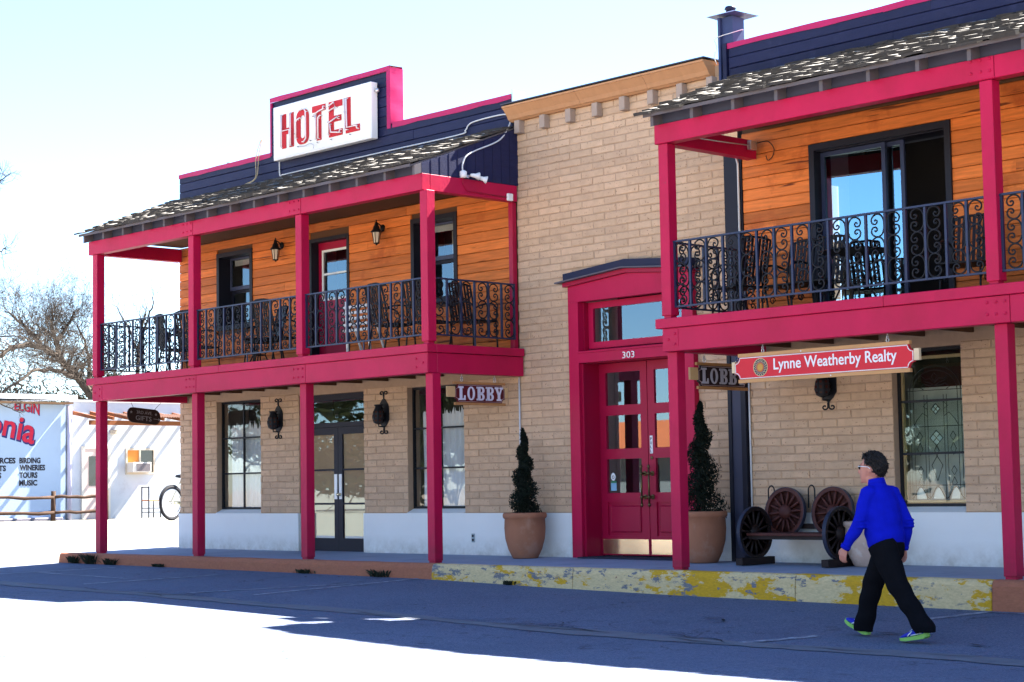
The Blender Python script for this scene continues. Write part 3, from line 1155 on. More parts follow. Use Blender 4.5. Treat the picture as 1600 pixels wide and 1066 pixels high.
# conduit, lamp wiring, electrical box, hanging cable
obj('conduit', MB().tube(catmull([(-13.80, 1.63, 6.55), (-13.83, 1.64, 6.0), (-13.74, 1.64, 5.955), (-13.4, 1.64, 5.955), (-11, 1.64, 5.955), (-9.55, 1.64, 5.955), (-9.40, 1.64, 6.0), (-9.25, 1.64, 6.09), (-8.62, 1.64, 6.10), (-8.50, 1.64, 6.03), (-8.45, 1.60, 5.93), (-8.34, 1.30, 5.66), (-8.34, .85, 5.46), (-8.34, .68, 5.36), (-8.34, .62, 5.25), (-8.34, .62, 5.16)], 6), .011, 6), CONDU, H)
obj('conduit', MB().tube([(-8.345, .62, 5.10), (-8.345, .62, 5.0), (-8.345, .70, 4.90), (-8.345, 1.44, 4.885)], .008, 6), DOORRED, H)
obj('conduit', MB().tube([(-8.39, YW - .02, .62), (-8.39, YW - .02, 2.44)], .012, 6), CONDU, H)
obj('junction_box', MB().cbox(-8.352, -8.315, 1.42, 1.52, 4.84, 4.94, .008), WHITE, H)
mb = MB().tube(catmull([(-14.35, 1.66, 6.62), (-14.42, 1.60, 6.30), (-14.40, 1.58, 6.0), (-14.55, 1.50, 5.90), (-14.75, 1.40, 5.84)], 5), .008, 5)
mb.tube(catmull([(-14.33, 1.66, 6.62), (-14.36, 1.62, 6.35), (-14.37, 1.58, 6.0), (-14.50, 1.50, 5.89)], 5), .008, 5)
obj('cable', mb, M('tan_cable', (.42, .33, .20), .7, .05, 5), H)
mb = MB().cbox(-9.395, -9.325, YW - .034, YW - .0255, .20, .32, .004)
o = obj('outlet_cover', mb, M('worn_grey_cover', (.30, .36, .38), .5, .3, 40), H)
obj('socket', MB().lathe([(.018, 0), (.018, .006)], (-9.36, YW - .034, .232), 10, False, Matrix.Rotation(PI / 2, 3, 'X')).lathe([(.018, 0), (.018, .006)], (-9.36, YW - .034, .288), 10, False, Matrix.Rotation(PI / 2, 3, 'X')), CHAR, o)

# ------------------------------------------------------------ middle brick building with the street door
MX0, MX1 = -8.40, -4.70
B = thing('brick_building', 'flat tan slump-brick building with orange moulded cornice and gabled magenta street doorway', 'building', (-6.5, 2, 0))
DS = (-7.37, -5.205, 0, 3.60)
obj('wall', wall_slab(MB(), MX0, MX1, .60, 6.10, [DS], YW + .008, YW + .26), MORTAR, B)
lay_bricks(B, MX0, MX1, .607, 55, .0975, [(DS[0], DS[1], 0, 3.63)], .22)
for a, b in ((MX0, DS[0]), (DS[1], MX1)):
    obj('wainscot', MB().box(a, b, YW - .025, YW + .20, 0, .603), STUCCO, B)
mb = MB().box(MX0 + .01, MX1, 8.98, 9, 0, 5.85)
mb.box(MX0 + .01, MX1, YW + .27, 8.98, 5.80, 5.83)
mb.box(DS[0], DS[1], YW + .03, YW + .26, 3.66, 3.9)
obj('roof', mb, M('roof_felt', (.2, .2, .2), .9, .1, 3), B)
prof = [(1.655, 5.955), (1.60, 5.955), (1.575, 5.975), (1.560, 5.98), (1.535, 6.03), (1.49, 6.085), (1.455, 6.125), (1.44, 6.13), (1.44, 6.155), (1.90, 6.17), (1.90, 5.955)]
cuts = [MX0 - .04, -7.05, -5.85, -4.82]
for a, b in zip(cuts, cuts[1:]):
    obj('cornice', MB().prism(prof, (a + .002, 0, 0), (0, 1, 0), (0, 0, 1), (b - a - .004, 0, 0)), CORN, B)
obj('cornice_flashing', MB().box(MX0 - .05, -4.80, 1.43, 1.92, 6.172, 6.186), M('dark_flashing', (.06, .06, .08), .5, .2, 5), B)
for i in range(8):
    x = -8.32 + i * .492
    obj('corbel', MB().cbox(x, x + .10, 1.555, YW + .005, 5.775, 5.953, .006), CORB, B)

# door surround
y0 = 1.58
ap, si = 3.665, 3.575
cx = (DS[0] + DS[1]) / 2
OX0, OX1 = -7.19, -5.385
s = MB()
s.box(DS[0], OX0, y0, YW + .02, 0, 3.365)
s.box(OX1, DS[1], y0, YW + .02, 0, 3.365)
s.box(OX0, OX1, y0, YW + .02, 2.560, 2.685)
s.prism([(DS[0], 3.366), (DS[1], 3.366), (DS[1], si), (cx, ap), (DS[0], si)], (0, y0, 0), (1, 0, 0), (0, 0, 1), (0, .10, 0))
S_ = obj('door_surround', s, PINK, B)
obj('header_ledge', MB().cbox(OX0 - .004, OX1 + .004, y0 - .012, YW + .06, 2.686, 2.712, .004), PINK, S_)
def roofline(yf, yb, z0, z1, ext, mat, name):
    m = MB()
    pts = [(DS[0] - ext, si + z0 - ext * .083), (cx, ap + z0), (DS[1] + ext, si + z0 - ext * .083), (DS[1] + ext, si + z1 - ext * .083), (cx, ap + z1), (DS[0] - ext, si + z1 - ext * .083)]
    m.prism(pts, (0, yf, 0), (1, 0, 0), (0, 0, 1), (0, yb - yf, 0))
    return obj(name, m, mat, S_)
roofline(y0 - .05, YW + .0, .003, .055, .05, DOORRED, 'crown_moulding')
roofline(y0 - .13, YW + .0, .056, .075, .12, M('aged_flashing', (.10, .09, .11), .6, .25, 9), 'drip_flashing')
roofline(y0 - .06, YW + .0, .077, .175, .03, NAVYFLAT, 'cap_roof')
# deep jambs
j = MB()
yd = 1.93
j.box(OX0 - .002, OX0 + .02, YW + .021, yd + .06, .02, 2.555)
j.box(OX1 - .02, OX1 + .002, YW + .021, yd + .06, .02, 2.555)
j.box(OX0 + .02, OX1 - .02, YW + .062, yd + .06, 2.556, 2.58)
j.box(OX0 + .0, OX0 + .03, y0 + .05, y0 + .09, .03, 2.55)
obj('jamb', j, DOORRED, S_)
j = MB()
yt = 1.76
j.box(OX0, OX0 + .018, YW + .021, yt, 2.714, 3.364)
j.box(OX1 - .018, OX1, YW + .021, yt, 2.714, 3.364)
j.add([(OX0 + .018, YW - .0, 2.714), (OX1 - .018, YW - .0, 2.714), (OX1 - .018, yt + .04, 2.75), (OX0 + .018, yt + .04, 2.75)], [(0, 1, 2, 3)])
obj('jamb', j, DOORRED, S_)
tf = obj('transom_window', wframe(MB(), OX0 + .018, OX1 - .018, 2.75, 3.362, yt, .085, .04), PINK, B)
obj('pane', MB().box(OX0 + .103, OX1 - .103, yt + .016, yt + .022, 2.835, 3.277), GLASSD, tf)
obj('interior_wall', MB().box(OX0 - .3, OX1 + .3, yt + .9, yt + .92, 0, 3.6), DARK, tf)
mb = MB()
text(mb, '303', (-6.395, y0 - .001, 2.575), (1, 0, 0), (0, 0, 1), .082, .21, .012)
obj('house_number', mb, SILVER, S_)

def street_door(x0, x1, left):
    xs = .115
    hs = [(2.0, 2.432), (1.43, 1.867), (.857, 1.297)]
    m = MB()
    z0, z1 = .05, 2.552
    m.box(x0, x0 + xs, yd, yd + .045, z0, z1)
    m.box(x1 - xs, x1, yd, yd + .045, z0, z1)
    for a, b in ((z0, .30), (.735, .857), (1.297, 1.43), (1.867, 2.0), (2.432, z1)):
        m.box(x0 + xs, x1 - xs, yd, yd + .045, a, b)
    m.box(x0 + xs, x1 - xs, yd + .022, yd + .04, .30, .735)
    d = obj('door', m, DOORRED, B)
    obj('panel', MB().cbox(x0 + xs + .045, x1 - xs - .045, yd + .006, yd + .021, .345, .69, .014), DOORRED, d)
    for a, b in hs:
        obj('pane', MB().box(x0 + xs, x1 - xs, yd + .020, yd + .026, a, b), GLASSD, d)
    m = MB().box(x0 + .02, x1 - .02, yd - .005, yd - .001, .068, .258)
    for i in range(6):
        for z in (.076, .250):
            m.box(x0 + .04 + i * (x1 - x0 - .08) / 5 - .004, x0 + .04 + i * (x1 - x0 - .08) / 5 + .004, yd - .007, yd - .005, z - .004, z + .004)
    obj('kick_plate', m, BRASS, d)
    hx = x1 - .058 if left else x0 + .058
    m = MB().tube([(hx, yd - .075, .70), (hx, yd - .075, 1.19)], .013, 8)
    for z in (.80, 1.10):
        m.tube([(hx, yd - .001, z), (hx, yd - .075, z)], .012, 8)
        m.lathe([(.034, 0), (.034, .012), (.02, .016)], (hx, yd - .001, z), 10, False, Matrix.Rotation(PI / 2, 3, 'X'))
        m.lathe([(.020, -.018), (.026, 0), (.020, .018)], (hx, yd - .075, z), 10, True)
    m.lathe([(.006, -.03), (.022, 0), (.006, .03)], (hx, yd - .075, .70), 8).lathe([(.006, -.03), (.022, 0), (.006, .03)], (hx, yd - .075, 1.19), 8)
    obj('handle', m, ABRASS, d)
    return d
dl = street_door(OX0 + .024, -6.318, True)
dr = street_door(-6.306, OX1 - .024, False)
m = MB().cbox(-6.282, -6.232, yd - .004, yd, 1.355, 1.585, .003)
pt = obj('pull_tag', m, WHITE, dr)
m = MB()
for k, ch in enumerate('PULL'):
    text(m, ch, (-6.272, yd - .0045, 1.525 - k * .052), (1, 0, 0), (0, 0, 1), .036, .028, .002)
obj('lettering', m, CHAR, pt)
obj('lock', MB().lathe([(.022, 0), (.02, .01), (.008, .014)], (-6.25, yd - .001, 1.30), 10, False, Matrix.Rotation(PI / 2, 3, 'X')), ABRASS, dr)
st = obj('window_sticker', MB().box(-7.0, -6.90, yd + .014, yd + .017, .885, .985), M('pale_blue_sticker', (.25, .45, .62), .5, .05, 3), dl)
obj('green_band', MB().box(-7.0, -6.90, yd + .013, yd + .016, .988, 1.012), M('green_sticker', (.04, .20, .10), .5, .05, 3), st)
rp = [(.042 * math.cos(a) * (1 - .25 * max(0, math.sin(a))), .052 * math.sin(a)) for a in [i * 2 * PI / 16 for i in range(16)]]
obj('white_badge', MB().prism(rp, (-6.955, yd + .016, 1.068), (1, 0, 0), (0, 0, 1), (0, -.004, 0)), WHITE, st)
obj('badge_ring', MB().tube([(-6.955 + .018 * math.cos(i * PI / 4), yd + .011, 1.062 + .020 * math.sin(i * PI / 4)) for i in range(8)], .004, 4, True), CHAR, st)

# ------------------------------------------------------------ right building with its balcony
GX0, GX1 = -4.42, 12.9  # right end run on out of view, added to block light from that side
G = thing('balcony_building', 'brick and cedar building with deep magenta balcony and shake roof behind the walking man', 'building', (0, 2, 0))
W3 = (-2.36, -1.46, .605, 2.42)
obj('wall', wall_slab(MB(), GX0, GX1, .60, 2.82, [W3], YW + .008, YW + .24), MORTAR, G)
lay_bricks(G, GX0, GX1, .607, 19, .0975, [W3], .06)
obj('wainscot', wall_slab(MB(), GX0, GX1, 0, .603, [], YW - .025, YW + .20), STUCCO, G)
UO = (-3.40, -1.475, 2.83, 4.893)
obj('wall', wall_slab(MB(), GX0, GX1, 2.83, 5.30, [UO], YW + .018, YW + .22), BROWN, G)
lay_planks(G, 'siding_plank', GX0 + .002, GX1, 2.83, .1385, 17, [UO], YW, WOOD, (2.5, 4.6))
mb = MB().box(GX0 + .02, GX1, 8.98, 9, 0, 5.85)
mb.box(GX1 - .02, GX1, YW + .25, 8.98, 0, 5.85)
mb.box(GX0 + .02, GX1 - .02, 1.9, 8.98, 5.83, 5.85)
mb.box(GX0 + .02, GX1 - .02, YW + .25, 8.98, 2.72, 2.80)
obj('roof', mb, M('roof_felt', (.2, .2, .2), .9, .1, 3), G)
m = MB().box(-4.698, -4.645, YW - .06, YW + .2, 0, 2.7)
m.box(-4.497, -4.424, YW - .06, YW + .2, 0, 2.7)
m.box(-4.698, -4.424, YW - .02, YW + .2, 2.83, 5.0)
cp = obj('corner_boards', m, CHAR, G)
obj('slate_board', MB().box(-4.644, -4.498, YW - .045, YW + .2, 0, 2.7), M('slate_board', (.05, .052, .085), .5, .1, 3), cp)
obj('conduit', MB().tube([(-4.395, YW - .018, .62), (-4.395, YW - .018, 2.5)], .012, 6), CONDU, G)
obj('conduit', MB().tube([(-4.46, YW - .036, 2.84), (-4.46, YW - .036, 4.82), (-4.44, 1.55, 4.93), (-4.17, 1.5, 4.96)], .014, 6), CONDU, G)
m = MB().cbox(-4.13, -4.07, 1.40, 1.52, 4.92, 5.03, .005)
jb = obj('junction_box', m, SILVER, G)
obj('conduit', MB().tube([(-4.10, 1.40, 4.97), (-4.12, .9, 4.96), (-4.13, .25, 4.95)], .007, 5), CONDU, jb)
obj('loose_wire', MB().tube(catmull([(-4.06, 1.5, 5.0), (-3.96, 1.58, 5.02), (-3.90, 1.62, 4.93), (-3.93, 1.63, 4.84), (-4.0, 1.63, 4.80), (-4.02, 1.62, 4.86)], 5), .006, 5), IRON, jb)

# leaded window
wn = lower_window(G, *W3, [], [1.834, 1.252], glass=glass_mat('leaded_glass', (.9, .94, .92), .03, wave=.05, gc=(.9, .95, 1)))
y = YW + .10
m = MB()
m.box(W3[0] + .034, W3[0] + .062, y + .03, y + .06, .70, 2.3)
m.box(W3[0] + .034, W3[1] - .034, y + .03, y + .06, .70, .735)
m.box(W3[0] + .034, W3[1] - .034, y + .03, y + .06, 2.30, 2.335)
obj('frame', m, M('pine_frame', (.50, .32, .16), .6, .15, 6), wn)
m = MB()
wx = (W3[0] + W3[1]) / 2 + .02
yl = y + .036
def lead(pts, r=.0042):
    m.tube([(wx + a, yl, b) for a, b in pts], r, 4)
for a in (-.33, -.285, -.145, -.105, .105, .145, .285, .33):
    lead([(a, .74), (a, 1.98 if abs(a) > .2 else 1.90)])
for z in (.90, 1.55, 1.95):
    lead([(-.38, z), (.38, z)])
lead([(.33 * math.cos(t), 1.95 + .27 * math.sin(t)) for t in [PI * i / 14 for i in range(15)]], .007)
lead([(.285 * math.cos(t), 1.95 + .22 * math.sin(t)) for t in [PI * i / 14 for i in range(15)]], .005)
for s in (-1, 1):
    lead([(s * x, z) for x, z in ((0, 2.03), (.06, 2.08), (.12, 2.07), (.17, 2.11), (.13, 2.05), (.06, 2.03), (0, 2.0))], .006)
    lead([(s * x, z) for x, z in ((0, 2.0), (.07, 2.0), (.14, 2.02), (.19, 1.98), (.15, 1.96))], .006)
    lead([(s * x, z) for x, z in ((.0, 2.14), (.04, 2.10), (.0, 2.05))], .006)
    lead([(s * x, z) for x, z in ((.105, 1.66), (.17, 1.70), (.25, 1.62), (.285, 1.56))])
    lead([(s * x, z) for x, z in ((.105, 1.74), (.16, 1.77), (.105, 1.82))])
    for c, h in ((1.44, .10), (1.30, .14), (1.06, .10)):
        lead([(s * .215 + x, z) for x, z in ((0, c + h / 2), (.035, c), (0, c - h / 2), (-.035, c), (0, c + h / 2))], .005)
    lead([(s * x, z) for x, z in ((.215, .99), (.18, .92), (.215, .90), (.25, .92), (.215, .99))])
for c, d in ((1.74, .06), (1.42, .085)):
    lead([(0, c + d), (d, c), (0, c - d), (-d, c), (0, c + d)], .006)
    lead([(-d / 2, c + d / 2), (d / 2, c - d / 2)])
    lead([(d / 2, c + d / 2), (-d / 2, c - d / 2)])
lead([(0, 1.34), (.03, 1.28), (.0, 1.22), (.07, 1.12), (0, .95), (-.07, 1.12), (0, 1.22), (-.03, 1.28), (0, 1.34)], .006)
lead([(-.34 + .68 * i / 40, .82 - .065 * math.cos(6 * PI * i / 40)) for i in range(41)], .006)
obj('leading', m, M('lead_came', (.045, .046, .05), .4, .1, 9, metal=.3), wn)
mm = MB()
for c, d in ((1.74, .027), (1.42, .038)):
    for a, b in ((0, 1), (0, -1), (1, 0), (-1, 0)):
        mm.prism([(0, d), (d, 0), (0, -d), (-d, 0)], (wx + a * d, yl + .004, c + b * d), (1, 0, 0), (0, 0, 1), (0, .006, 0))
for s in (-1, 0, 1):
    mm.prism([(-.07, -.05), (.07, -.05), (.045, .05), (0, .09), (-.045, .05)], (wx + s * .23, yl + .012, .80), (1, 0, 0), (0, 0, 1), (0, .004, 0))
obj('bevelled_glass', mm, M('bevelled_glass', (.62, .68, .72), .1, .1, 6, spec=.9), wn)
obj('room_panel', MB().box(W3[0] - .1, W3[1] + .1, y + .35, y + .37, .5, 2.0), M('dim_room_wall', (.55, .55, .53), .9, .4, 2.5), wn)

# big upstairs opening with sliding glass door
GLASSS = glass_mat('coated_glass', refl=.34, gc=(.45, .78, 1))
f = obj('door_frame', wframe(MB(), UO[0], UO[1], 2.84, UO[3], YW - .03, .075, .06, bot=.02), CHAR, G)
y = YW + .10
m = MB()
m.box(UO[0] + .06, UO[0] + .073, YW + .031, y + .2, 2.86, UO[3] - .07)
m.box(UO[1] - .073, UO[1] - .06, YW + .031, y + .2, 2.86, UO[3] - .07)
m.box(UO[0] + .073, UO[1] - .073, YW + .031, y + .2, UO[3] - .087, UO[3] - .074)
obj('reveal', m, CHAR, f)
NF = M('navy_door_frame', (.03, .04, .09), .35, .1, 4)
for a, b, yy in ((UO[0] + .075, -2.42, y), (-2.50, -2.20, y + .05)):
    d = obj('sliding_door', wframe(MB(), a, b, 2.862, UO[3] - .09, yy, .05, .035), NF, G)
    ca, w_ = math.radians(5.0), (b - a) / 2 - .051
    obj('pane', MB().obox(((a + b) / 2, yy + .05, (2.912 + UO[3] - .14) / 2), (math.cos(ca) * w_, math.sin(ca) * w_, 0), (-math.sin(ca) * .003, math.cos(ca) * .003, 0), (0, 0, (UO[3] - .14 - 2.912) / 2)), GLASSS, d)
obj('interior_wall', MB().box(UO[0] - .4, UO[1] + .4, y + 1.2, y + 1.22, 2.8, 5), DARK, f)

QX = [-4.226, 0.0, 4.2, 8.4, 12.6]
for x in QX:
    post(G, x, 0, -.004, 2.448)
    dx = (-.0175, -.03, 0, 0, 0)[QX.index(x)]
    mb = MB()
    mb.cbox(x + dx, x + dx + .141, -.0586, .0824, 2.862, 4.827, .005)
    mb.box(x + dx + .018, x + dx + .12, -.04, .062, 2.824, 2.862)
    obj('post', mb, PINK, G)
beams(G, [-4.28, .155, 4.4, 8.6, GX1], 4.83, 5.052, -.08, .06)
beams(G, [-4.222, .229, 4.4, 8.6, GX1], 2.45, 2.713, -.08, .08)
beams(G, [-4.305, -1.2, 2.4, 7.1, GX1], 2.716, 2.826, -.108, .05, 'fascia')
obj('beam', MB().cbox(-4.28, -4.14, .062, YW - .07, 4.831, 5.05, .005), PINK, G)
obj('beam', MB().cbox(-4.222, -4.07, .082, YW - .07, 2.451, 2.712, .005), PINK, G)
obj('fascia', MB().cbox(-4.305, -4.09, .052, YW - .07, 2.717, 2.825, .005), PINK, G)
obj('balcony_floor', MB().box(-4.08, GX1, .052, YW - .004, 2.70, 2.79), BROWN, G)
for i in range(27):
    x = -3.8 + i * .62
    obj('joist', MB().box(x, x + .045, .084, YW - .006, 2.54, 2.698), BROWN, G)
bolt_plate(G, -4.215, -3.985, -.08, 2.50, 2.70, [(-4.13, 2.585), (-4.03, 2.645), (-4.03, 2.53)])
bolt_plate(G, -.10, .226, -.08, 2.478, 2.708, [(-.018, 2.657), (.08, 2.657), (.18, 2.657), (-.018, 2.54), (.08, 2.54), (.18, 2.54)])
bolt_plate(G, -.17, .152, -.08, 4.84, 5.046, [(-.10, 5.03), (.006, 5.028), (.11, 5.026), (-.10, 4.91), (.008, 4.911), (.11, 4.909)])
tails = [-4.20 + i * .594 for i in range(29)]
porch_roof(G, -4.30, GX1, 5.052, tails, 5.21)
shake_roof(G, -4.33, GX1, -.24, 5.157, YW - .02, 5.895)
mb = MB().box(-4.60, GX1, YW + .024, YW + .22, 5.75, 6.28)
obj('parapet', mb, NAVYFLAT, G)
lay_planks(G, 'parapet_board', -4.58, GX1, 5.75, .136, 4, [], YW, NAVY, (2.5, 4.5))
cap(G, -4.60, -2.3, 6.335, .065)
cap(G, -2.298, 1.5, 6.34, .07)
cap(G, 1.502, 6, 6.34, .07)
cap(G, 6.002, GX1, 6.34, .07)
obj('corner_board', MB().box(-4.66, -4.602, YW - .03, YW + .1, 5.80, 6.34), NAVYFLAT, G)
m = MB().box(-4.73, -4.53, YW + .02, YW + .24, 5.9, 6.68)
m.box(-4.735, -4.70, YW - .02, YW + .018, 5.9, 6.68)
ch = obj('chimney', m, M('blue_chimney_paint', (.035, .05, .13), .5, .15, 4), G)
m = MB().add([(-4.85, YW - .10, 6.70), (-4.38, YW - .10, 6.69), (-4.38, YW + .36, 6.70), (-4.85, YW + .36, 6.69), (-4.72, YW + .03, 6.745), (-4.52, YW + .03, 6.745), (-4.52, YW + .23, 6.745), (-4.72, YW + .23, 6.745)],
             [(3, 2, 1, 0), (4, 5, 6, 7), (0, 1, 5, 4), (1, 2, 6, 5), (2, 3, 7, 6), (3, 0, 4, 7)])
obj('chimney_cap', m, M('blue_chimney_paint', (.035, .05, .13), .5, .15, 4), ch)
obj('chimney_knob', MB().lathe([(.05, 6.745), (.055, 6.78), (.075, 6.80), (.06, 6.83), (.02, 6.84)], (-4.65, YW + .13, 0), 10), NAVYFLAT, ch)
obj('wire', MB().tube(catmull([(-4.75, YW - .03, 6.1), (-4.79, YW - .03, 6.2), (-4.75, YW - .03, 6.32), (-4.78, YW - .03, 6.42), (-4.66, YW - .04, 6.44), (-4.52, YW - .03, 6.45), (-4.45, YW + .1, 6.50), (-4.52, YW + .2, 6.52)], 5), .006, 5), CONDU, ch)
railing(G, (QX[0] + .125, .015), (QX[1] - .03, .015), flip=True)
for a, b in zip(QX[1:], QX[2:]):
    railing(G, (a + .112, .015), (b, .015))
railing(G, (-4.15, .09), (-4.15, YW - .09))

# ------------------------------------------------------------ signs
RX = Matrix.Rotation(PI / 2, 3, 'X')
t = thing('hotel_sign', 'white box sign with red HOTEL letters and neon tubing on the dark blue false front', 'sign', (-12.57, 1.5, 6.17))
sx0, sx1, sz0, sz1, sy = -13.80, -11.34, 6.165, 7.02, 1.50
obj('cabinet', MB().cbox(sx0, sx1, sy, 1.628, sz0, sz1, .008), WHITE, t)
obj('face', MB().box(sx0 + .035, sx1 - .02, sy - .006, sy - .001, sz0 + .03, sz1 - .03), CREAMW, t)
lz, lh = sz0 + .155, .545
def HL(x0, x1, rects):
    m = MB()
    for a, b, c, d in rects:
        m.box(x0 + (x1 - x0) * a, x0 + (x1 - x0) * b, sy - .016, sy - .007, lz + lh * c, lz + lh * d)
    return m
sw = sx1 - sx0
X = lambda f: sx0 + sw * f
letters = [
    (.10, .225, [(0, .36, 0, 1), (.64, 1, 0, 1), (.36, .64, .40, .58)]),
    (.255, .385, None),
    (.420, .555, [(.32, .68, 0, .82), (0, 1, .82, 1)]),
    (.590, .725, [(0, .36, 0, 1), (.36, 1, .82, 1), (.36, .92, .41, .58), (.36, 1, 0, .18)]),
    (.758, .895, [(0, .36, 0, 1), (.36, 1, 0, .19)]),
]
for a, b, rc in letters:
    x0, x1 = X(a), X(b)
    if rc:
        m = HL(x0, x1, rc)
    else:
        cx_, cz_ = (x0 + x1) / 2, lz + lh / 2
        W_, Hh = (x1 - x0) / 2, lh / 2
        def rr(w_, h_, k):
            q = []
            for s_, (ax, az) in enumerate(((1, 1), (-1, 1), (-1, -1), (1, -1))):
                for i in range(7):
                    an = PI / 2 * (s_ + i / 6)
                    q.append((cx_ + ax * (w_ - k) + k * math.cos(an), cz_ + az * (h_ - k) + k * math.sin(an)))
            return q
        o_, i_ = rr(W_, Hh, .12), rr(W_ * .34, Hh * .66, .05)
        n = len(o_)
        vs = [(x, sy - .016, z) for x, z in o_] + [(x, sy - .016, z) for x, z in i_] + [(x, sy - .007, z) for x, z in o_] + [(x, sy - .007, z) for x, z in i_]
        fs = []
        for i in range(n):
            k = (i + 1) % n
            fs += [(i, n + i, n + k, k), (i, k, 2 * n + k, 2 * n + i), (n + i, 3 * n + i, 3 * n + k, n + k)]
        m = MB().add(vs, fs)
    obj('letter', m, REDL, t)
NEON = M('neon_tube_glass', (.78, .70, .72), .2, .05, 5)
ny = sy - .055
def neon(pts):
    q = [(X(a), ny, lz + lh * b) for a, b in pts]
    m = MB().tube(q, .011, 6)
    for k in (0, len(q) // 2, len(q) - 1):
        m.tube([q[k], (q[k][0], sy - .006, q[k][2])], .007, 5)
    obj('neon_tube', m, NEON, t)
neon([(.108, .04), (.108, .98)]); neon([(.118, .98), (.118, .5), (.20, .5), (.20, .04)]); neon([(.212, .98), (.212, .02)])
neon([(.335, .05), (.35, .04), (.372, .12), (.372, .9), (.355, .99), (.30, .98)]); neon([(.27, .2), (.27, .66), (.283, .72), (.31, .75)])
neon([(.44, .70), (.50, .80), (.552, .84), (.552, .92)]); neon([(.475, .02), (.475, .72)]); neon([(.50, .03), (.50, .62), (.52, .68)])
neon([(.60, .86), (.66, .95), (.675, .80), (.60, .72)]); neon([(.605, .06), (.605, .40), (.70, .52), (.70, .46)]); neon([(.62, .36), (.63, .12), (.715, .06), (.72, .14)])
neon([(.765, .98), (.77, .10), (.79, .08)]); neon([(.785, .96), (.79, .14), (.88, .14), (.89, .05)])
m = MB()
for fx, fz in ((.09, .6), (.24, .35), (.27, -.04), (.40, .05), (.47, -.05), (.58, .45), (.61, -.06), (.745, .62), (.80, -.05)):
    m.tube([(X(fx), sy - .004, lz + lh * fz), (X(fx) + .03, sy - .05, lz + lh * fz - .01)], .008, 5)
m.tube(catmull([(X(.27), sy - .03, lz - .02), (X(.36), sy - .05, lz - .05), (X(.40), sy - .05, lz - .03), (X(.45), sy - .05, lz - .06), (X(.45), sy - .05, lz - .12)], 4), .004, 4)
obj('tube_support', m, M('glass_post', (.35, .36, .42), .3, .1, 9), t)
obj('lamp', MB().lathe([(.02, 0), (.035, .03), (.035, .06), (.01, .07)], (sx1, sy + .09, sz1 - .13), 10, True, Matrix.Rotation(PI / 2, 3, 'Y')), SILVER, t)

# slab lettering for the two lobby boards, drawn in a plane with u to the right and v up
def slab(ch):
    if ch == 'L':
        return [[(0, 0), (.78, 0), (.78, .34), (.64, .34), (.60, .13), (.42, .13), (.42, .87), (.56, .87), (.56, 1), (0, 1), (0, .87), (.14, .87), (.14, .13), (0, .13)]]
    if ch == 'Y':
        return [[(.22, 0), (.74, 0), (.74, .13), (.61, .13), (.61, .42), (.82, .87), (.95, .87), (.95, 1), (.55, 1), (.55, .87), (.66, .87), (.51, .56), (.34, .87), (.44, .87), (.44, 1), (0, 1), (0, .87), (.10, .87), (.34, .42), (.34, .13), (.22, .13)]]
    return None
def ring(m, out, inn, P):
    n = len(out)
    vs = [P(*q, 1) for q in out] + [P(*q, 1) for q in inn] + [P(*q, 0) for q in out] + [P(*q, 0) for q in inn]
    fs = []
    for i in range(n):
        k = (i + 1) % n
        fs += [(i, k, n + k, n + i), (i, 2 * n + i, 2 * n + k, k), (n + i, n + k, 3 * n + k, 3 * n + i)]
    m.add(vs, fs)
def draw(m, ch, u0, v0, w_, h_, P3):
    P = lambda u, v, d: P3(u0 + u * w_, v0 + v * h_, d)
    if ch in 'LY':
        for pl in slab(ch):
            n = len(pl)
            m.add([P(*q, 1) for q in pl] + [P(*q, 0) for q in pl], [tuple(range(n)), tuple(range(2 * n - 1, n - 1, -1))] + [(i, n + i, n + (i + 1) % n, (i + 1) % n) for i in range(n)])
    elif ch == 'O':
        k = 24
        ring(m, [(.42 + .42 * math.cos(2 * PI * i / k), .5 + .5 * math.sin(2 * PI * i / k)) for i in range(k)], [(.42 + .20 * math.cos(2 * PI * i / k), .5 + .40 * math.sin(2 * PI * i / k)) for i in range(k)], P)
    elif ch == 'B':
        for a, b in ((0, .52), (.48, 1)):
            r = (b - a) / 2
            o_ = [(.12, a)] + [(.52 + .30 * math.cos(t_), a + r + r * math.sin(t_)) for t_ in [-PI / 2 + PI * i / 10 for i in range(11)]] + [(.12, b)]
            i_ = [(.40, a + .11)] + [(.48 + .13 * math.cos(t_), a + r + (r - .11) * math.sin(t_)) for t_ in [-PI / 2 + PI * i / 10 for i in range(11)]] + [(.40, b - .11)]
            ring(m, o_, i_, P)
        for a, b in ((0, .13), (.87, 1)):
            m.add([P(u, v, d) for d in (0, 1) for u, v in ((0, a), (.2, a), (.2, b), (0, b))], [(3, 2, 1, 0), (4, 5, 6, 7), (0, 1, 5, 4), (2, 3, 7, 6), (1, 2, 6, 5), (3, 0, 4, 7)])
WD = M('oak_sign_frame', (.42, .20, .075), .55, .2, 9, (1, 1, 4), stain=(.30, .12, .04))
def notched(u0, u1, v0, v1, r, k=5):
    q = []
    for (cu, cv, a0) in ((u0, v0, PI / 2), (u1, v0, PI), (u1, v1, 1.5 * PI), (u0, v1, 0)):
        for i in range(k + 1):
            a = a0 - PI / 2 * i / k
            q.append((cu + r * math.cos(a), cv + r * math.sin(a)))
    return q
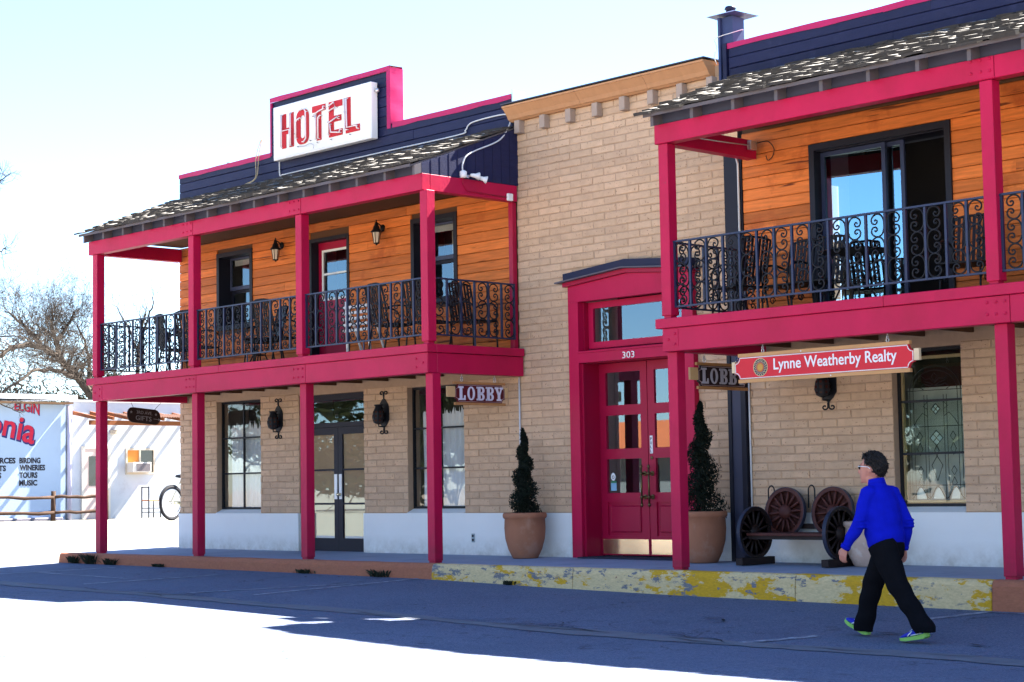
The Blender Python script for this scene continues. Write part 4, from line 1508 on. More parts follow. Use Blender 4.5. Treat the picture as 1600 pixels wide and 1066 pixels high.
def lobby(x, y0, y1, z0, z1, label, facecol, litcol):
    t = thing('lobby_sign', label, 'sign', (x, (y0 + y1) / 2, z1 + .1), 'LOBBY boards hung under the balcony side beams')
    P = lambda u, v, d: (x + d, y0 + u, v)
    L = y1 - y0
    pl = notched(0, L, z0, z1, .05)
    m = MB().prism(pl, (x - .012, y0, 0), (0, 1, 0), (0, 0, 1), (.024, 0, 0))
    bd = obj('board', m, facecol, t)
    m = MB()
    inner = notched(.012, L - .012, z0 + .012, z1 - .012, .05)
    m.tube([(x + .0135, y0 + u, v) for u, v in inner], .0035, 4, True)
    obj('edge_line', m, M('pinkish_line', (.45, .30, .30), .6, .1, 4), bd)
    m = MB().box(x - .016, x + .016, y0 - .02, y1 + .012, z1 + .001, z1 + .033)
    obj('frame_rail', m, WD, t)
    obj('frame_rail', MB().box(x - .016, x + .016, y0 + .0, y1 + .012, z0 - .034, z0 - .001), WD, t)
    for a, b in ((y0 - .135, y0 - .002), (y1 + .002, y1 + .06)):
        obj('end_block', MB().box(x - .015, x + .015, a, b, z0 + .07, z1 - .03), M('pale_oak', (.60, .38, .18), .55, .12, 9), t)
    m = MB()
    for k, (ch, u, w_) in enumerate((('L', .06, .165), ('O', .225, .165), ('B', .395, .18), ('B', .57, .18), ('Y', .74, .165))):
        draw(m, ch, u * L / .93, z0 + .030, w_ * L / .93, (z1 - z0) - .058, lambda u, v, d: (x + .0125 + .006 * d, y0 + u, v))
    obj('lettering', m, litcol, t)
    for yy in (y0 + .13, y1 - .17):
        m = MB().tube([(x + .02 * math.cos(i * PI / 5), yy, z1 + .055 + .02 * math.sin(i * PI / 5)) for i in range(10)], .005, 5, True)
        m.tube([(x, yy + .016 * math.cos(i * PI / 5), z1 + .085 + .016 * math.sin(i * PI / 5)) for i in range(10)], .005, 5, True)
        m.tube([(x, yy, z1 + .10), (x, yy, 2.452)], .004, 5)
        obj('eye_hook', m, SILVER, t)
    return t
lobby(-8.355, .43, 1.32, 2.078, 2.318, 'maroon LOBBY board hanging at the end of the hotel balcony beside its right post', M('maroon_board', (.10, .008, .014), .5, .1, 5), M('lavender_white_lettering', (.66, .63, .74), .5, .05, 5))
lobby(-4.15, .42, 1.30, 2.075, 2.315, 'near-black LOBBY board partly hidden behind the long red realty sign', M('black_board', (.022, .010, .012), .5, .1, 5), M('grey_lettering', (.42, .39, .44), .5, .1, 5))

# long red sign
t = thing('realty_sign', 'long red realty sign with white lettering and round emblem hanging under the right balcony', 'sign', (-2.1, .02, 2.45))
a, b, z0, z1, y = -3.235, -.925, 2.083, 2.322, .01
RED = M('bright_red_board', (.62, .02, .035), .45, .05, 4)
bd = obj('board', MB().prism(notched(a, b, z0, z1, .062, 6), (0, y + .018, 0), (1, 0, 0), (0, 0, 1), (0, -.036, 0)), RED, t)
obj('edge_line', MB().tube([(u, y - .0195, v) for u, v in notched(a + .008, b - .008, z0 + .008, z1 - .008, .062, 6)], .0055, 4, True), WHITE, bd)
LW = M('light_oak_rail', (.52, .27, .11), .55, .18, 9, (.3, 1, 3))
obj('frame_rail', MB().box(a + .045, b - .045, y - .02, y + .02, z1 + .001, z1 + .040), LW, t)
obj('frame_rail', MB().box(a + .045, b - .045, y - .02, y + .02, z0 - .040, z0 - .001), LW, t)
for c, d in ((a - .045, a - .002), (b + .002, b + .065)):
    obj('end_block', MB().box(c, d, y - .018, y + .018, z0 + .075, z1 - .045), M('pale_pine_block', (.68, .52, .33), .55, .1, 9), t)
m = MB()
text(m, 'Lynne Weatherby Realty', (-2.70, y - .0185, 2.168), (1, 0, 0), (0, 0, 1), .118, 1.575, .004, off=.010)
obj('lettering', m, WHITE, bd)
ex, ez = -2.88, 2.202
def disc(r, d, mat, name, par, n=32):
    return obj(name, MB().lathe([(r, 0), (r, d)], (ex, y - .0185, ez), n, False, RX), mat, par)
em = disc(.098, .003, M('emblem_cream', (.62, .50, .27), .5, .1, 5), 'emblem', t)
disc(.091, .004, M('emblem_navy', (.03, .03, .06), .5, .1, 5), 'emblem_ring', em)
m = MB()
for k in range(18):
    a_ = 2 * PI * k / 18
    for r_, rot_, sz in ((.080, .5, .013), (.066, -.5, .012)):
        c_ = V((ex + r_ * math.cos(a_ + (.17 if r_ < .07 else 0)), y - .0230, ez + r_ * math.sin(a_ + (.17 if r_ < .07 else 0))))
        u_, v_ = V((math.cos(a_ + rot_), 0, math.sin(a_ + rot_))), V((-math.sin(a_ + rot_), 0, math.cos(a_ + rot_)))
        m.prism([(-sz, 0), (0, -.004), (sz, 0), (0, .004)], c_, u_, v_, (0, -.0015, 0))
obj('emblem_pattern', m, M('emblem_cream', (.62, .50, .27), .5, .1, 5), em)
disc(.058, .0062, M('emblem_teal', (.06, .16, .20), .5, .1, 5), 'emblem_ring', em)
disc(.054, .0074, M('emblem_red', (.45, .08, .05), .5, .1, 5), 'emblem_ring', em)
m = MB()
for k in range(16):
    a_ = 2 * PI * k / 16
    m.prism([(.036, -.006), (.051, 0), (.036, .006)], (ex, y - .0262, ez), (math.cos(a_), 0, math.sin(a_)), (-math.sin(a_), 0, math.cos(a_)), (0, -.0015, 0))
obj('emblem_rays', m, M('emblem_gold', (.55, .30, .06), .5, .1, 5), em)
disc(.034, .0088, M('emblem_gold', (.55, .30, .06), .5, .1, 5), 'emblem_disc', em, 20)
for x in (-2.857, -1.243):
    m = MB().tube([(x + .017 * math.cos(i * PI / 5), y, 2.382 + .02 * math.sin(i * PI / 5)) for i in range(10)], .005, 5, True)
    m.tube([(x, y + .013 * math.cos(i * PI / 5), 2.414 + .018 * math.sin(i * PI / 5)) for i in range(10)], .005, 5, True)
    m.tube([(x, y, 2.43), (x, y, 2.452)], .005, 5)
    obj('eye_hook', m, SILVER, t)
m = MB()
for x, z in ((-2.33, 2.342), (-1.95, 2.063)):
    m.lathe([(.008, 0), (.008, .004)], (x, y - .02, z), 8, False, RX)
obj('screw', m, SILVER, t)
m = MB().tube([(a + .022 + .02 * math.cos(i * PI / 5), y + .0, z1 - .012 + .02 * math.sin(i * PI / 5)) for i in range(11)], .011, 5)
obj('corner_scroll', m, M('blue_scroll', (.03, .045, .10), .4, .1, 9), t)

# small brown sign at the far end of the hotel porch
t = thing('gift_shop_sign', 'small dark brown oval sign reading 3RD AVE GIFTS hung under the porch corner', 'sign', (-16.5, .8, 2.35))
BW = M('dark_brown_board', (.035, .016, .012), .6, .2, 6)
pl = []
for (cu, s_) in ((1.02, 0), (.59, PI)):
    for i in range(9):
        a_ = s_ - PI / 2 + PI * i / 8
        pl.append((cu + .10 * math.cos(a_), .125 * math.sin(a_)))
tilt = -.085
bd = obj('board', MB().prism([(u, v + (u - .8) * tilt) for u, v in pl], (-16.51, 0, 2.222), (0, 1, 0), (0, 0, 1), (.022, 0, 0)), BW, t)
GL = M('faded_grey_lettering', (.30, .25, .25), .6, .1, 9)
m = MB()
up_ = V((0, 0, 1))
text(m, '3RD AVE.', (-16.487, .66, 2.262), V((0, 1, tilt)).normalized(), up_, .052, .30, .003)
text(m, 'GIFTS', (-16.487, .645, 2.158), V((0, 1, tilt)).normalized(), up_, .075, .30, .003)
obj('lettering', m, GL, bd)
m = MB()
for u in (.56, 1.03):
    st = []
    for i in range(10):
        r_ = .026 if i % 2 == 0 else .011
        a_ = PI / 2 + i * PI / 5
        st.append((r_ * math.cos(a_), r_ * math.sin(a_)))
    m.prism(st, (-16.487, u, 2.265 + (u - .8) * tilt), (0, 1, 0), (0, 0, 1), (.003, 0, 0))
m.bar((-16.486, .985, 2.175), (-16.486, 1.08, 2.165), .003, .008).prism([(0, -.02), (.035, 0), (0, .02)], (-16.487, 1.075, 2.166), (0, 1, 0), (0, 0, 1), (.003, 0, 0))
obj('star', m, GL, bd)
m = MB().tube([(-16.5, .61, 2.355), (-16.5, .56, 2.45)], .004, 4).tube([(-16.5, 1.00, 2.315), (-16.5, 1.14, 2.45)], .004, 4)
obj('hanger_wire', m, IRON, t)

# ------------------------------------------------------------ lanterns
t = thing('coach_lantern', 'black coach lantern on the cedar wall left of the red balcony door', 'lantern', (0, 0, 0), 'coach lanterns on the upstairs cedar wall')
rY = Matrix.Rotation(PI / 2, 3, 'X')
obj('back_plate', MB().lathe([(.055, 0), (.055, .008), (.03, .022)], (0, -.002, 0), 14, False, rY), IRON, t)
obj('arm', MB().tube(catmull([(0, -.02, 0), (0, -.06, .045), (0, -.11, .06), (0, -.125, .02), (0, -.125, -.015)], 4), .011, 6), IRON, t)
m = MB().lathe([(.004, .115), (.014, .10), (.006, .085), (.02, .075), (.03, .03), (.045, .01), (.055, -.03), (.088, -.065), (.088, -.072), (.05, -.074)], (0, -.125, 0), 12, True)
obj('hood', m, IRON, t)
m = MB()
for k in range(6):
    a_ = 2 * PI * k / 6
    m.bar((.064 * math.cos(a_), -.125 + .064 * math.sin(a_), -.074), (.040 * math.cos(a_), -.125 + .040 * math.sin(a_), -.232), .007, .007)
m.lathe([(.043, -.245), (.047, -.238), (.043, -.23)], (0, -.125, 0), 12, False).lathe([(.003, -.27), (.016, -.255), (.02, -.245)], (0, -.125, 0), 10, True)
obj('cage', m, IRON, t)
obj('globe', MB().lathe([(.058, -.076), (.052, -.12), (.038, -.229)], (0, -.125, 0), 6, False), M('frosted_lamp_glass', (.62, .50, .38), .25, .1, 12, spec=.6), t)
put(t, (-13.805, YW - .004, 4.83), 0)
dup(t, (-11.285, YW - .004, 4.82), 0, 'black coach lantern on the cedar wall right of the red balcony door')

t = thing('iron_lantern', 'black wrought-iron lantern on the brick between the curtained window and the charcoal double door', 'lantern', (0, 0, 0), 'wrought-iron lanterns on the ground-floor brick')
pl = [(-.03, .20), (-.10, .12), (-.12, .07), (-.12, -.11), (-.07, -.18), (-.02, -.22), (.02, -.22), (.07, -.18), (.12, -.11), (.12, .07), (.10, .12), (.03, .20)]
obj('back_plate', MB().prism(pl, (0, -.006, 0), (1, 0, 0), (0, 0, 1), (0, -.008, 0)), IRON, t)
m = MB().box(-.012, .012, -.014, -.004, -.30, .30)
for s_ in (-1, 1):
    for zz, d_ in ((.285, 1), (-.285, -1)):
        q = [(s_ * .006, -.01, zz - .05 * d_)] + [(s_ * (.052 - .044 * math.cos(a_) * (1 - a_ / 9)), -.01, zz + d_ * (.032 * math.sin(a_) * (1 - a_ / 9))) for a_ in [i * .55 for i in range(11)]]
        m.tube(q, .010, 5)
obj('scroll_bracket', m, IRON, t)
m = MB().lathe([(.02, -.175), (.075, -.15), (.098, -.08), (.085, .0), (.06, .055), (.05, .085), (.072, .115), (.03, .12)], (0, -.11, 0), 8, False)
bdy = obj('body', m, IRON, t)
m = MB()
for k in range(8):
    a_ = 2 * PI * (k + .5) / 8
    for zz, r_, hh in ((-.115, .078, .02), (-.055, .088, .024), (.005, .076, .02)):
        c_ = V((r_ * math.cos(a_), -.11 + r_ * math.sin(a_), zz))
        m.obox(c_, (-math.sin(a_) * .014, math.cos(a_) * .014, 0), (math.cos(a_) * .004, math.sin(a_) * .004, 0), (0, 0, hh * .7))
obj('amber_glass', m, M('amber_glass', (.05, .010, .006), .2, .2, 9), bdy)
m = MB().tube([(0, -.11, -.175), (0, -.11, -.205), (0, -.02, -.205)], .010, 6).tube([(0, -.02, .06), (0, -.11, .10)], .010, 6)
obj('arm', m, IRON, t)
put(t, (-13.925, YW, 2.09), 0)
dup(t, (-11.305, YW, 2.08), 0, 'black wrought-iron lantern on the brick between the charcoal double door and the hotel post')
dup(t, (-3.235, YW, 2.10), 0, 'black wrought-iron lantern on the brick wall below the long red realty sign')

t = thing('flood_light', 'white twin flood light on the dark blue gable end of the hotel porch', 'flood light', (-8.34, .62, 5.12))
obj('base', MB().lathe([(.045, -.05), (.05, -.02), (.05, .03), (.02, .05)], (-8.33, .62, 5.12), 12), WHITE, t)
m = MB().tube([(-8.33, .64, 5.10), (-8.30, .72, 5.10)], .012, 6).tube([(-8.33, .64, 5.09), (-8.28, .68, 5.07)], .012, 6)
obj('arm', m, SILVER, t)
for c_, ax in ((V((-8.29, .74, 5.11)), V((.35, 1, -.1))), (V((-8.27, .86, 5.085)), V((.6, 1, -.35)))):
    ax.normalize()
    R_ = ax.to_track_quat('Z', 'Y').to_matrix()
    obj('lamp_head', MB().lathe([(.02, -.02), (.028, .02), (.03, .05), (.055, .10), (.052, .102), (.02, .07)], c_, 12, True, R_), WHITE, t)

# ------------------------------------------------------------ pots, spiral trees, mat
def pot(x, y, r, h, label, mat, group='terracotta pots along the wall'):
    p = [(.60, 0), (.64, .02), (.83, .20), (.97, .43), (1.01, .66), (.99, .86), (1.04, .875), (1.075, .90), (1.085, .935), (1.07, .97), (1.03, .995), (.94, .995), (.90, .93), (.88, .88)]
    o = obj('planter_pot', MB().lathe([(a * r, b * h) for a, b in p], (0, 0, 0), 32), mat, None, (x, y, .02))
    tag(o, label, 'plant pot', group)
    obj('soil', MB().lathe([(r * .9, h * .885), (r * .5, h * .90), (.01, h * .91)], (x, y, .02), 24), M('dark_soil', (.035, .028, .025), .95, .3, 30, bump=.6), o)
    return o
pot(-7.93, 1.26, .27, .60, 'terracotta pot standing left of the magenta street door', TERRA)
pot(-4.83, 1.24, .275, .615, 'terracotta pot standing right of the magenta street door behind the balcony post', TERRA)
pot(-2.50, 1.30, .24, .50, 'pale dusty pot against the white wainscot, half hidden behind the walking man', M('pale_clay', (.50, .36, .30), .85, .2, 9, bump=.3, stain=(.62, .55, .50), stain_scale=6))

def topiary(x, y, z0, h, r0, turns, label, seed):
    rr = random.Random(seed)
    t = thing('spiral_tree', label, 'topiary', (x, y, z0), 'spiral-clipped cypresses in the pots')
    obj('trunk', MB().tube([(x + .006 * math.sin(i), y, z0 + h * .9 * i / 8) for i in range(9)], [.022 - .0018 * i for i in range(9)], 6), BARK, t)
    m = MB()
    def leaf(c, s):
        d = V((rr.gauss(0, 1), rr.gauss(0, 1), rr.gauss(.7, .8))).normalized()
        u = d.orthogonal().normalized()
        u.rotate(Matrix.Rotation(rr.uniform(0, 6.28), 3, d))
        a, b = c + d * s, c - d * s * .6
        m.add([b - u * s * .30, b + u * s * .30, a + u * s * .12, a - u * s * .12], [(0, 1, 2, 3)])
    n = 8000
    for i in range(n):
        f = rr.random() ** 1.15
        z = h * (.03 + f * .97)
        rad = r0 * (1 - f) ** .8 * (1 + .10 * math.sin(f * 40 + seed)) + .018
        ang = f * turns * 2 * PI
        gap = rad * .72
        cxx, cyy = math.cos(ang) * (rad - gap) * .8, math.sin(ang) * (rad - gap) * .8
        q = V((rr.gauss(0, 1), rr.gauss(0, 1), rr.gauss(0, 1))).normalized() * (rr.random() ** .35)
        c = V((x + cxx + q.x * gap * 1.05, y + cyy + q.y * gap * 1.05, z0 + z + q.z * (gap * .9 + .02)))
        leaf(c, rr.uniform(.016, .032))
    obj('crown', m, FOL, t)
    return t
topiary(-7.93, 1.26, .55, 1.15, .235, 3.6, 'slim dark spiral-clipped cypress in the pot left of the street door', 3)
topiary(-4.83, 1.24, .57, 1.35, .31, 3.0, 'taller dark spiral-clipped cypress behind the balcony post', 5)
tag(obj('door_mat', MB().cbox(-7.16, -5.42, 1.45, 1.90, .022, .040, .004), M('dark_mat', (.028, .03, .05), .95, .3, 60, bump=.8)), 'dark mat lying in front of the magenta street doors', 'door mat')

# ------------------------------------------------------------ wagon-wheel bench
t = thing('wagon_wheel_bench', 'dark red-brown bench made from four wagon wheels against the white wainscot', 'bench', (-3.33, 1.15, .02))
WRED = M('red_brown_wood', (.075, .022, .018), .55, .3, 8, bump=.2)
WDK = M('black_brown_wood', (.020, .012, .012), .55, .3, 8, bump=.2)
TYRE = M('iron_tyre', (.025, .03, .055), .45, .2, 9)
def wheel(c, R, mat, r=.29, n=14):
    m = MB().lathe([(r - .045, -.022), (r - .004, -.022), (r - .004, .022), (r - .045, .022), (r - .045, -.022)], c, 36, False, R)
    w_ = obj('wheel', m, mat, t)
    obj('iron_tyre', MB().lathe([(r - .0035, -.024), (r + .003, -.024), (r + .003, .024), (r - .0035, .024), (r - .0035, -.024)], c, 36, False, R), TYRE, w_)
    m = MB().lathe([(.03, -.05), (.085, -.03), (.088, .012), (.07, .03), (.05, .045), (.02, .05)], c, 20, True, R)
    obj('hub', m, mat, w_)
    for k in range(n):
        a_ = 2 * PI * k / n + .1
        d_ = R @ V((math.cos(a_), math.sin(a_), 0))
        m = MB().tube([V(c) + d_ * .07, V(c) + d_ * (r * .6), V(c) + d_ * (r - .04)], [.015, .0165, .012], 6)
        obj('spoke', m, mat, w_)
RB = Matrix.Rotation(PI / 2 - .12, 3, 'X')
RS = Matrix.Rotation(PI / 2, 3, 'Y')
wheel((-3.74, 1.44, .615), RB, WRED, .285)
wheel((-3.06, 1.44, .615), RB, WRED, .285)
wheel((-3.94, 1.12, .385), RS, WDK, .30)
wheel((-2.73, 1.12, .385), RS, WDK, .30)
for i in range(3):
    obj('seat_board', MB().cbox(-3.915, -2.755, .93 + i * .155, 1.078 + i * .155, .355, .388, .005), WRED, t)
obj('apron', MB().box(-3.91, -2.76, .96, .99, .315, .354), WDK, t)
for x in (-3.94, -2.73):
    obj('foot', MB().cbox(x - .05, x + .05, .82, 1.42, .02, .105, .006), WDK, t)
for x in (-4.03, -3.445):
    q = [(x, 1.50, .66), (x, 1.50, .86)] + [(x + .045 - .045 * math.cos(a_), 1.50, .86 + .06 * math.sin(a_)) for a_ in [PI * i / 8 for i in range(1, 8)]] + [(x + .09, 1.50, .86), (x + .09, 1.50, .66)]
    obj('iron_loop', MB().tube(q, .009, 6), IRON, t)
obj('back_brace', MB().cbox(-3.92, -2.75, 1.50, 1.53, .42, .48, .004), WDK, t)

# ------------------------------------------------------------ balcony chairs and tables
def chair_proto(name, label, group, metal, slatm):
    t = thing(name, label, 'chair', (0, 0, 0), group)
    obj('seat', MB().cbox(-.23, .23, -.23, .21, .40, .425, .006), metal, t)
    for x in (-.215, .215):
        for y0_, y1_ in ((-.21, -.24), (.20, .27)):
            obj('leg', MB().tube([(x, y0_, .40), (x, (y0_ + y1_) / 2, .2), (x, y1_, 0)], .012, 6), metal, t)
        q = catmull([(x, .205, .63), (x, .05, .665), (x, -.12, .66), (x, -.20, .62), (x, -.235, .56), (x, -.215, .42)], 4)
        obj('arm', MB().tube(q, .013, 6), metal, t)
    m = MB()
    for x in (-.22, .22):
        m.tube([(x, .20, .41), (x, .24, .65), (x, .31, .94)], .014, 6)
    m.tube([(-.22, .31, .94), (-.1, .318, .965), (.1, .318, .965), (.22, .31, .94)], .014, 6)
    bk = obj('backrest', m, metal, t)
    for i in range(7):
        x = -.165 + i * .055
        obj('slat', MB().bar((x, .215, .43), (x, .315, .95), .034, .008, (0, 1, 0)), slatm, bk)
    m = MB()
    for s_ in (-1, 1):
        for k in range(2):
            q = [(s_ * .215, -.21 + .16 * k + .05 * math.cos(a_) * (1 - a_ / 12), .26 + .05 * math.sin(a_) * (1 - a_ / 12)) for a_ in [i * .7 for i in range(12)]]
            m.tube(q, .007, 4)
    obj('scrollwork', m, metal, t)
    return t
SLATB = M('dark_slat', (.014, .008, .009), .4, .2, 9)
GRP = 'black metal chairs on the two balconies'
ch0 = chair_proto('patio_chair', 'black slatted patio chair at the far left end of the hotel balcony', GRP, IRON, SLATB)
FZ = 2.792
put(ch0, (-15.05, .52, FZ), PI * .92)
for x, y, rz, lab in (
        (-14.42, .50, PI * 1.05, 'black slatted patio chair behind the railing just left of the second hotel post'),
        (-13.05, .75, -.3, 'black slatted patio chair under the left upstairs hotel window, turned to the wall'),
        (-12.35, .50, PI * 1.0, 'black slatted patio chair behind the middle railing left of the third hotel post'),
        (-9.75, .55, PI * .95, 'black slatted patio chair right of the white slatted table on the hotel balcony'),
        (-9.15, .70, PI * 1.1, 'black slatted patio chair just left of the right-hand hotel post'),
        (-8.75, 1.15, PI * .5, 'black slatted patio chair in the hotel balcony corner by the brick wall'),
        (-3.85, .85, -PI * .55, 'black slatted patio chair at the left end of the right balcony, facing right'),
        (-2.95, 1.15, .08, 'black slatted patio chair against the cedar wall left of the sliding door'),
        (-3.40, 1.20, -.05, 'black slatted patio chair in the corner of the right balcony beside the conduit'),
        (-.95, 1.05, .25, 'black slatted patio chair against the cedar wall left of the right balcony post'),
        (.35, 1.0, -.1, 'black slatted patio chair beyond the right balcony post')):
    dup(ch0, (x, y, FZ), rz, lab)
def table(x, y, r, h, label, mat):
    t = thing('patio_table', label, 'table', (x, y, FZ), 'small black tables on the balconies')
    obj('table_top', MB().lathe([(r, h - .02), (r + .01, h - .01), (r, h)], (x, y, FZ), 24, False), mat, t)
    for k in range(4):
        a_ = PI / 4 + k * PI / 2
        d_ = V((math.cos(a_), math.sin(a_), 0))
        c_ = V((x, y, FZ))
        obj('leg', MB().tube([c_ + d_ * r * .75 + V((0, 0, h - .02)), c_ + d_ * r * .35 + V((0, 0, h * .5)), c_ + d_ * r * .8], .011, 6), mat, t)
    obj('scroll_ring', MB().tube([(x + r * .36 * math.cos(i * PI / 8), y + r * .36 * math.sin(i * PI / 8), FZ + h * .5) for i in range(16)], .009, 5, True), mat, t)
table(-2.15, .75, .36, .66, 'round black metal table in front of the sliding glass door', IRON)
table(-13.45, .95, .26, .50, 'low round black table behind the middle hotel railing', IRON)
t = thing('slatted_table', 'white slatted folding table on the hotel balcony behind the third railing', 'table', (-10.3, .55, FZ))
for i in range(5):
    obj('slat', MB().cbox(-10.62, -10.08, .36, .40, .36 + FZ + i * .082, .40 + FZ + i * .082, .003), WHITE, t)
for x in (-10.60, -10.10):
    obj('leg', MB().bar((x, .43, FZ), (x, .41, FZ + .80), .035, .02), WHITE, t)
    obj('leg', MB().bar((x + .03, .70, FZ), (x + .03, .42, FZ + .72), .03, .02), WHITE, t)

# ------------------------------------------------------------ weeds by the kerb
WEED = M('weed_leaf', (.022, .028, .016), .8, .4, 20, rand=.4)
spots = [(-17.05, 'ragged dark weed at the far left end of the orange kerb'), (-16.55, 'tall thin weed below the first hotel post'), (-15.95, 'bushy weed at the kerb just right of the first hotel post'),
         (-14.55, 'flat weed at the kerb below the first porch bay'), (-10.85, 'small weed at the orange kerb right of the third hotel post'), (-9.25, 'largest weed at the orange kerb left of the yellow paint'), (-6.75, 'tiny weed at the foot of the yellow kerb')]
for k, (x, lab) in enumerate(spots):
    rr = random.Random(40 + k)
    m = MB()
    hh = (.12, .15, .10, .05, .06, .09, .05)[k]
    for i in range(70):
        a_ = rr.uniform(0, 2 * PI)
        l_ = hh * rr.uniform(.5, 1.2)
        sp = rr.uniform(.3, 1.6)
        o_ = V((x + rr.gauss(0, .085 if k < 6 else .03), -.16 + rr.gauss(0, .015), g(x, -.16)))
        tip = o_ + V((math.cos(a_) * sp * l_, -abs(math.sin(a_)) * sp * l_ * .6, l_))
        mid = (o_ + tip) / 2 + V((0, 0, l_ * .15))
        u_ = V((-math.sin(a_), math.cos(a_), 0)) * rr.uniform(.005, .016)
        m.add([o_ - u_ * .4, o_ + u_ * .4, mid + u_, tip, mid - u_], [(0, 1, 2, 3, 4)])
    tag(obj('weed', m, WEED), lab, 'weed', 'weeds growing along the kerb')
# dry leaves and grit lying on the parking strip
m = MB()
for i in range(130):
    x = rnd.uniform(-15, 3)
    y = -.16 - abs(rnd.gauss(0, .35)) if rnd.random() < .6 else rnd.uniform(-2.6, -.2)
    s_ = rnd.uniform(.008, .028)
    a_ = rnd.uniform(0, 6.28)
    z = g(x, y)
    u_, v_ = V((math.cos(a_), math.sin(a_), rnd.uniform(-.2, .2))) * s_, V((-math.sin(a_), math.cos(a_), rnd.uniform(-.3, .3))) * s_ * .5
    c_ = V((x, y, z + .008))
    m.add([c_ - u_, c_ - v_, c_ + u_, c_ + v_], [(0, 1, 2, 3)])
obj('leaf_litter', m, M('dry_leaf', (.05, .04, .035), .9, .4, 20), kind='stuff')

# ------------------------------------------------------------ gift shop, mural building, fence
SX = -30.5
SHEDW = M('whitewash', (.50, .53, .58), .9, .05, 4, bump=.3, bscale=40, stain=(.42, .43, .46), stain_scale=2.5, stain_at=(.6, .8))
MURW = M('pale_blue_wall', (.40, .51, .66), .9, .04, 3, bump=.2, bscale=40)
t = thing('mural_building', 'low pale blue building with red and navy town lettering painted on its wall', 'building', (SX, 2, .3))
obj('wall', MB().box(SX - 6, SX, -6, 7.34, -.2, 3.14), MURW, t)
m = MB().prism([(SX - 6.4, 3.46), (SX + .38, 3.24), (SX + .38, 3.36), (SX - 6.4, 3.60)], (0, -6.3, 0), (1, 0, 0), (0, 0, 1), (0, 13.75, 0))
rf = obj('roof', m, M('white_roof_metal', (.78, .78, .78), .5, .03, 4), t)
obj('soffit_board', MB().box(SX + .01, SX + .34, -6.2, 7.36, 3.145, 3.185), M('bare_soffit_wood', (.30, .17, .09), .8, .2, 5), rf)
obj('downpipe', MB().tube([(SX + .08, 7.40, .3), (SX + .08, 7.40, 3.10)], .055, 8), M('mauve_pipe', (.50, .48, .62), .5, .05, 5), t)
obj('plinth', MB().cbox(SX + .001, SX + .16, -6, 7.2, -.1, .40, .02), M('grey_stone_plinth', (.20, .19, .23), .95, .4, 6, bump=.8), t)
MR, MN = M('mural_red', (.55, .02, .05), .7, .1, 9), M('mural_navy', (.03, .03, .14), .7, .1, 9)
U_, W_ = V((0, 1, 0)), V((0, 0, 1))
tp = lambda x, y: (x, y * (1 + x * 1.15) - (.22 * x * x + .03 * x))
text(m := MB(), 'ELGIN', (SX + .002, 5.98, 2.98), U_, W_, .165, .66, .004, tp, off=.02)
obj('mural_lettering', m, MN, t)
text(m := MB(), 'ELGIN', (SX + .007, 5.96, 2.995), U_, W_, .165, .66, .004, tp, off=.012)
obj('mural_lettering', m, MR, t)
cv = lambda x, y: (x + .25 * y, y * (.7 + .25 * x) - .10 * x * x * .55)
for mat_, dx, dz, d_, of in ((MN, .035, -.03, .002, .045), (MR, 0, 0, .007, .018)):
    text(m := MB(), 'Patagonia', (SX + d_, 3.62 + dx, 2.62 + dz), U_, W_, .42, 2.85, .004, cv, off=of)
    obj('mural_lettering', m, mat_, t)
BLK = M('mural_black', (.02, .02, .03), .7, .1, 9)
m = MB()
for s_, yy, zz, w_ in (('RESOURCES', 5.02, 1.715, .98), ('BIRDING', 6.10, 1.715, .56), ('ARTS', 5.33, 1.53, .42), ('WINERIES', 6.105, 1.545, .68), ('SHOPS', 5.08, 1.36, .55), ('TOURS', 6.10, 1.365, .48), ('MUSIC', 6.095, 1.18, .48)):
    text(m, s_, (SX + .002, yy, zz), U_, W_, .125, w_, .004, off=.04)
obj('mural_lettering', m, BLK, t)

t = thing('gift_shop', 'whitewashed flat-roofed shop with timber awning seen through the porch end', 'building', (SX, 9, .3))
WN = (9.04, 9.90, 1.42, 2.08)
m = MB()
for a_, b_, c_, d_ in ((7.46, WN[0], -.2, 3.22), (WN[1], 12.0, -.2, 3.22), (WN[0], WN[1], -.2, WN[2]), (WN[0], WN[1], WN[3], 3.22)):
    m.box(SX - .24, SX - .04, a_, b_, c_, d_)
obj('wall', m, SHEDW, t)
m = MB().box(SX - 6, SX - .25, 11.8, 12.0, -.2, 3.2)
m.box(SX - 6, SX - .25, 7.47, 11.79, 3.05, 3.12)
m.box(SX - 6, SX - 5.8, 7.47, 11.79, -.2, 3.04)
obj('roof', m, SHEDW, t)
obj('parapet_cap', MB().box(SX - .26, SX - .01, 7.46, 12.02, 3.222, 3.27), WHITE, t)
d = obj('door', MB().cbox(SX - .038, SX + .005, 7.86, 8.52, .33, 2.06, .004), M('pinkish_door', (.68, .52, .46), .6, .05, 5), t)
obj('frame', wframe(MB(), 0, 1, 0, 1, 0, .1), WHITE, d) if False else None
mm = MB().box(SX - .037, SX + .015, 7.79, 7.858, .33, 2.13)
mm.box(SX - .037, SX + .015, 8.522, 8.59, .33, 2.13).box(SX - .037, SX + .015, 7.859, 8.521, 2.062, 2.13)
obj('frame', mm, M('cream_frame', (.66, .60, .52), .6, .05, 5), d)
obj('pane', MB().box(SX + .006, SX + .010, 7.98, 8.40, 1.15, 1.88), M('dark_glass', (.012, .018, .028), .08, .05, 5, spec=.8), d)
wf = MB()
for q in ((WN[0], WN[0] + .05, WN[2], WN[3]), (WN[1] - .05, WN[1], WN[2], WN[3]), (WN[0] + .05, WN[1] - .05, WN[2], WN[2] + .05), (WN[0] + .05, WN[1] - .05, WN[3] - .05, WN[3]), (9.43, 9.47, WN[2] + .05, WN[3] - .05)):
    wf.box(SX - .06, SX - .01, q[0], q[1], q[2], q[3])
